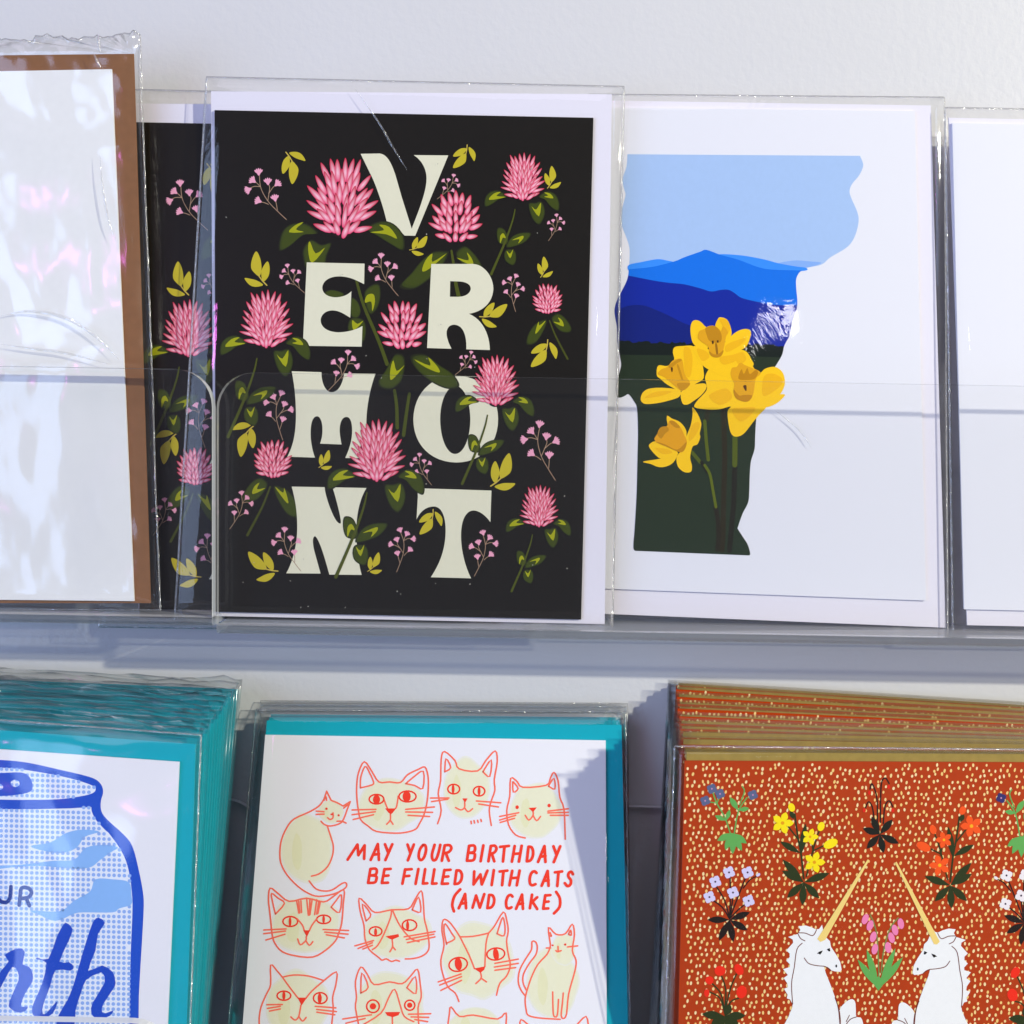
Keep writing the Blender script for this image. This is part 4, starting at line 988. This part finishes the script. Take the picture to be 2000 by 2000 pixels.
# ------------------------------------------------------------------ print: the jar card
Jc = lambda l: px('J', l); Qc = lambda l: px('Q', l)
JB = '#0a4cc4'
pr = Print('jar_drawing', jcard, PJ)
outer = Qc([(-900, 960), (-600, 900), (-200, 865), (0, 870), (200, 890), (450, 945), (620, 985), (700, 1015), (740, 1060), (748, 1110), (733, 1165), (735, 1240), (780, 1305), (900, 1415), (962, 1500)]) + Jc([(1045, 760), (1078, 930), (1085, 1040), (1075, 1250), (1060, 1500), (1048, 1720), (1045, 1990), (-900, 1990)])
pr.fill(crom(outer[:-2], False, 3) + outer[-2:], JB, 1)
inner = Qc([(-700, 1225), (0, 1228), (250, 1228), (500, 1222), (662, 1212), (668, 1250), (700, 1310), (770, 1385)]) + Jc([(820, 490), (900, 600), (950, 700), (980, 820), (998, 980), (998, 1120), (988, 1350), (980, 1600), (974, 1990), (-700, 1990)])
inner_s = inner[:4] + crom(inner[4:-2], False, 3) + inner[-2:]
pr.fill(inner_s, '#e6edf9', 2)
lid = crom(Qc([(-500, 960), (-200, 925), (0, 926), (200, 945), (450, 990), (600, 1030), (680, 1062), (694, 1085), (670, 1112), (590, 1133), (430, 1155), (200, 1160), (0, 1158), (-300, 1150)]), True, 4)
pr.fill(lid, '#e6edf9', 2)
pr.fill([crom(Qc([(-200, 975), (0, 966), (150, 961), (210, 990), (236, 1050), (220, 1100), (130, 1122), (0, 1132), (-200, 1120)]), True, 3), Qc(ell(110, 1040, 33, 26, 10)), Qc(ell(-5, 1065, 28, 22, 10))], JB, 5)
pr.done()
def inside(p_, poly):
    c_ = False; x, y = p_
    for (x0, y0), (x1, y1) in zip(poly, poly[1:] + poly[:1]):
        if (y0 > y) != (y1 > y) and x < (x1 - x0) * (y - y0) / (y1 - y0) + x0: c_ = not c_
    return c_
waves = [Jc([(230, 590), (380, 560), (500, 490), (620, 465), (750, 480), (640, 520), (580, 600), (480, 640), (350, 630)]),
         Jc([(-100, 740), (150, 730), (400, 700), (560, 690), (650, 600), (800, 580), (890, 600), (830, 640), (750, 700), (680, 750), (550, 760), (300, 740), (100, 750), (-100, 770)]),
         Jc([(230, 1075), (450, 1080), (560, 1000), (680, 930), (720, 840), (850, 840), (972, 862), (992, 960), (990, 1030), (900, 1060), (850, 1090), (640, 1090), (560, 1100), (420, 1155), (300, 1110)])]
waves = [crom(w_, True, 4) for w_ in waves]
pr = Print('halftone_dots', jcard, PJ)
pr.flat = True
ss, cs = 10.05, 0.03
for j in range(-2, 62):
    for i in range(-4, 32):
        x, y = i * ss - j * cs * 2 + 3, 1492 + j * ss + i * cs * ss
        if x < -25 or x > 285 or y > 2010: continue
        q_ = (x, y)
        if (inside(q_, inner_s) or inside(q_, lid)) and not any(inside(q_, w_) for w_ in waves):
            if any(abs(a[0] - x) < 4 and abs(a[1] - y) < 4 for a in inner_s[::2]): continue
            pr.fill(ell(x, y, 3.75, 3.75, 0, 9), '#8fb2ee', 3)
for w_ in waves: pr.fill(w_, '#8abaf3', 3)
pr.done(stuff=True)
pr = Print('lettering', jcard, PJ)
pr.stroke(crom(Jc([(-25, 880), (-25, 960), (5, 1005), (50, 1012), (76, 975), (83, 895)]), False, 4), 7.5, '#0c358e', 6)
pr.stroke(crom(Jc([(145, 1035), (152, 970), (162, 908), (210, 905), (238, 938), (215, 975), (158, 985)]), False, 4), 7.5, '#0c358e', 6)
pr.stroke(Jc([(195, 980), (222, 1040)]), 7.5, '#0c358e', 6)
pr.done()
pr = Print('lettering', jcard, PJ)
for l in ([(35, 1410), (140, 1360), (188, 1390), (170, 1480), (220, 1500), (248, 1560), (240, 1620), (190, 1700), (160, 1780), (165, 1803), (210, 1800), (190, 1835), (130, 1845), (75, 1810), (70, 1770), (110, 1670), (140, 1600), (135, 1540), (95, 1500), (40, 1590), (-60, 1760), (-90, 1700), (0, 1540), (65, 1460)],
          [(505, 1172), (548, 1215), (520, 1300), (450, 1460), (520, 1465), (555, 1500), (530, 1530), (420, 1525), (380, 1640), (325, 1790), (320, 1850), (350, 1850), (420, 1770), (432, 1775), (400, 1850), (330, 1890), (265, 1880), (240, 1830), (260, 1760), (320, 1620), (350, 1470), (280, 1445), (280, 1430), (365, 1440), (430, 1270), (480, 1180)],
          [(745, 1130), (792, 1170), (740, 1250), (720, 1380), (665, 1530), (770, 1490), (850, 1540), (868, 1600), (865, 1650), (780, 1780), (770, 1840), (800, 1850), (855, 1830), (830, 1870), (760, 1892), (710, 1880), (688, 1840), (700, 1770), (790, 1620), (775, 1550), (740, 1550), (650, 1600), (610, 1700), (570, 1830), (555, 1970), (435, 1970), (440, 1870), (510, 1750), (560, 1620), (620, 1410), (680, 1220), (710, 1150)]):
    pr.fill(Jc(crom(l, True, 2)), '#0a45c0', 7)
pr.done()

# ------------------------------------------------------------------ print: the unicorn card
MX = lambda p_: (3426 - p_[0], p_[1] + 6)
pr = Print('dots', ucard, PU)
dot_field(pr, 1340, 2020, 1490, 2020, 12.2, 1, 100, 0.004)
pr.done(stuff=True)
G1, G2, BK = '#63ab55', '#2b3614', '#1f1610'
def plant(xf, strokes=(), leaves=(), stars=(), blobs=()):
    pr = Print('flower', ucard, PU, xf=xf)
    for crop, l, w, c in strokes: pr.stroke(crom(px(crop, l), False, 4), w, c, 4)
    for crop, a, b_, w, c in leaves:
        a, b_ = px(crop, [a, b_]); pr.fill(spindle(a, b_, w * 0.207, 8, 0.55), c, 5)
    for crop, c0, r, n, wd, col, cc in stars:
        c0 = px(crop, [c0])[0]; r *= 0.207
        for k in range(n):
            a = 2 * math.pi * (k + 0.25) / n - math.pi / 2
            pr.fill(spindle((c0[0] - math.cos(a) * r * 0.1, c0[1] - math.sin(a) * r * 0.1), (c0[0] + math.cos(a) * r, c0[1] + math.sin(a) * r), r * wd, 6, 0.6), col, 6)
        pr.fill(ell(c0[0], c0[1], r * 0.16, r * 0.16, 0, 8), cc, 7)
    for crop, c0, rx, ry, rot, col in blobs:
        c0 = px(crop, [c0])[0]; pr.fill(ell(c0[0], c0[1], rx * 0.207, ry * 0.207, rot, 12), col, 6)
    return pr.done()
ident = lambda p_: p_
for xf, blue, lily, lc, wht in ((ident, '#5b6588', '#fce312', '#e8a010', '#d7d0f0'), (MX, '#34306a', '#f7571a', '#f8b020', '#f0e8ea')):
    plant(xf, [('U1', [(685, 1190), (725, 1300), (800, 1430), (855, 1590)], 2.6, G1), ('U1', [(750, 1240), (725, 1300)], 2.2, G1), ('U1', [(650, 1285), (720, 1297)], 2.2, G1), ('U1', [(890, 1580), (930, 1370), (1010, 1245)], 2.6, G1), ('U1', [(965, 1140), (985, 1190), (940, 1310)], 2.4, G1)],
          [('U1', (930, 1370), (848, 1240), 55, G1), ('U1', (928, 1365), (1030, 1345), 45, G1), ('U1', (815, 1462), (705, 1415), 45, G1), ('U1', (815, 1462), (848, 1358), 42, G1)] + [('U1', (872, 1580), q_, 62, G1) for q_ in ((728, 1652), (803, 1740), (875, 1780), (962, 1748), (1008, 1678))],
          [('U1', q_, 52, 4, 1.0, blue, '#c890b8') for q_ in ((678, 1162), (755, 1210), (615, 1275), (1065, 1220))])
    plant(xf, [('U1', [(1545, 2010), (1520, 1780), (1490, 1620), (1460, 1400)], 3.4, G2), ('U1', [(1497, 1645), (1400, 1520)], 2.8, G2), ('U1', [(1570, 1990), (1625, 1770), (1668, 1620), (1692, 1560)], 2.8, G2), ('U1', [(1635, 1760), (1620, 1650)], 2.8, G2), ('U1', [(1640, 1745), (1735, 1698)], 2.8, G2)],
          [('U1', (1515, 1770), (1322, 1660), 60, G2), ('U1', (1515, 1800), (1565, 1488), 62, G2), ('U1', (1450, 1450), (1420, 1370), 45, G2)] + [('U1', (1545, 2045), q_, 70, G2) for q_ in ((1345, 1828), (1340, 1935), (1388, 2192), (1533, 2262), (1692, 2196), (1788, 1958))],
          [('U1', (1345, 1485), 108, 5, 0.62, lily, lc), ('U1', (1605, 1615), 82, 5, 0.62, lily, lc), ('U1', (1645, 1855), 105, 5, 0.6, lily, lc)],
          [('U1', (1430, 1338), 32, 42, -20, lily), ('U1', (1708, 1518), 33, 45, 20, lily), ('U1', (1798, 1680), 72, 42, -25, lily)])
    plant(xf, [('U3', [q_, ((q_[0] + 845) / 2 + (20 if q_[0] < 845 else 5), (q_[1] + 930) / 2 - 10), (845, 940)], 2.6, BK) for q_ in ((710, 620), (850, 530), (1005, 530), (665, 750), (878, 720), (1010, 790))] + [('U3', [(1110, 535), (1040, 570), (975, 650)], 2.3, BK)],
          [('U3', (845, 950), q_, 64, BK) for q_ in ((635, 948), (1038, 878), (1015, 1048), (745, 1145), (880, 1160))],
          [('U3', q_, 62, 4, 0.95, wht, '#3a2440') for q_ in ((710, 590), (840, 502), (1015, 502), (655, 735), (877, 692), (1025, 770))], [('U3', (1115, 525), 22, 14, -30, wht)])
    plant(xf, [('U3', [q_, ((q_[0] + 800) / 2 + (25 if q_[0] < 800 else -5), (q_[1] + 1790) / 2 - 20), (800, 1830)], 2.8, G2) for q_ in ((770, 1480), (915, 1450), (680, 1550), (660, 1630), (930, 1690))],
          [('U3', (800, 1860), q_, 80, G2) for q_ in ((585, 1838), (995, 1852), (670, 1945), (930, 1940), (850, 1745), (720, 2000), (880, 2000))], [],
          [('U3', (755, 1430), 54, 48, 0, '#f22c14'), ('U3', (933, 1418), 40, 58, -30, '#f22c14'), ('U3', (655, 1520), 40, 40, 0, '#f22c14'), ('U3', (630, 1640), 26, 38, 0, '#f22c14'), ('U3', (958, 1630), 50, 62, 15, '#f22c14')])
plant(ident, [('U2', l, 2.6, BK) for l in ([(520, 1450), (500, 1330), (465, 1285), (438, 1340)], [(550, 1480), (545, 1250), (500, 1115), (480, 1165)], [(578, 1480), (580, 1250), (590, 1100), (625, 1060), (660, 1112)], [(605, 1490), (620, 1330), (660, 1275), (695, 1332)])],
      [('U2', (572, 1592), q_, 66, '#1c1c12') for q_ in ((412, 1535), (495, 1425), (692, 1452), (752, 1678), (607, 1768), (448, 1728))], [],
      [('U2', q_, 16, 20, 0, '#e02412') for q_ in ((475, 1200), (655, 1145), (425, 1365), (695, 1365))])
plant(ident, [('U4', [(565, 1500), (550, 1150), (520, 990), (480, 900)], 2.4, '#7a8a4a'), ('U4', [(585, 1450), (610, 1230), (670, 1030), (745, 930)], 2.4, '#7a8a4a')],
      [('U4', (560, 1600), q_, 62, G1) for q_ in ((362, 1322), (448, 1228), (720, 1215), (792, 1298))] + [('U4', (560, 1620), (560, 1480), 90, G1)], [],
      [('U4', q_, 30, 52, r_, '#f285b4') for q_, r_ in (((435, 942), 22), ((480, 1003), 20), ((510, 1110), 16), ((525, 1225), 14), ((770, 985), -10), ((715, 1045), -14), ((682, 1118), -16), ((650, 1210), -8))])

body = [(1330, 1990), (1400, 1865), (1435, 1780), (1440, 1745), (1415, 1700), (1385, 1690), (1392, 1655), (1358, 1600), (1395, 1585), (1390, 1550), (1355, 1498), (1395, 1470), (1350, 1415), (1412, 1395), (1415, 1370), (1380, 1333), (1412, 1300), (1412, 1268), (1380, 1238), (1445, 1165), (1440, 1135), (1398, 1110), (1490, 1082),
        (1512, 1045), (1495, 1010), (1560, 1002), (1620, 1020), (1660, 1040), (1690, 1035), (1718, 995), (1728, 1050), (1760, 1120), (1792, 1150), (1802, 1205), (1852, 1280), (1890, 1350), (1902, 1420), (1888, 1440), (1840, 1436), (1800, 1425), (1770, 1400), (1735, 1387), (1752, 1450), (1800, 1570), (1840, 1680), (1872, 1790), (1895, 1990)]
for xf, horn in ((ident, [('U3', (1672, 1130)), ('U3', (1702, 1158)), ('U3', (1748, 1138)), ('U4', (472, 388)), ('U4', (458, 378))]), (MX, None)):
    pr = Print('unicorn', ucard, PU, xf=xf)
    pr.fill(px('U3', body), '#f2f3f2', 8)
    pr.fill(px('U4', crom([(185, 1990), (190, 1810), (240, 1735), (300, 1698), (338, 1720), (346, 1800), (350, 1862), (395, 1875), (415, 1930), (415, 1990)], False, 3)), '#f2f3f2', 9)
    BR = '#6e2d1c'
    for l in ([(1530, 1170), (1480, 1230), (1455, 1400), (1430, 1550), (1440, 1745)], [(1550, 1310), (1590, 1360), (1660, 1380), (1735, 1387)], [(1490, 1080), (1515, 1125), (1555, 1147)], [(1500, 1072), (1560, 1075), (1630, 1098), (1665, 1045)], [(1735, 1387), (1770, 1400), (1800, 1425)], [(1840, 1685), (1872, 1790), (1890, 1990)]):
        pr.stroke(crom(px('U3', l), False, 4), 1.7, BR, 10)
    pr.stroke(crom(px('U4', [(190, 1810), (200, 1900), (195, 1990)]), False, 3), 1.7, BR, 10)
    pr.stroke(crom(px('U4', [(350, 1866), (290, 1890), (240, 1960)]), False, 3), 1.7, BR, 10)
    pr.stroke(px('U4', [(285, 1850), (255, 1910)]), 1.5, BR, 10)
    pr.fill(px('U3', [(1670, 1268), (1690, 1250), (1725, 1238), (1712, 1262), (1700, 1278), (1688, 1270)]), '#151313', 11)
    pr.fill(px('U3', [(1762, 1228), (1790, 1215), (1796, 1245), (1782, 1248)]), '#151313', 11)
    pr.fill(px('U3', ell(1852, 1385, 8, 14)), '#151313', 11)
    if horn: pr.fill([px(c_, [q_])[0] for c_, q_ in horn], '#f5d67c', 12)
    else:
        pr.xf = ident
        pr.fill(px('U4', [(715, 412), (730, 400), (1138, 1155), (1110, 1182), (1082, 1178)]), '#f5d67c', 12)
    pr.done()
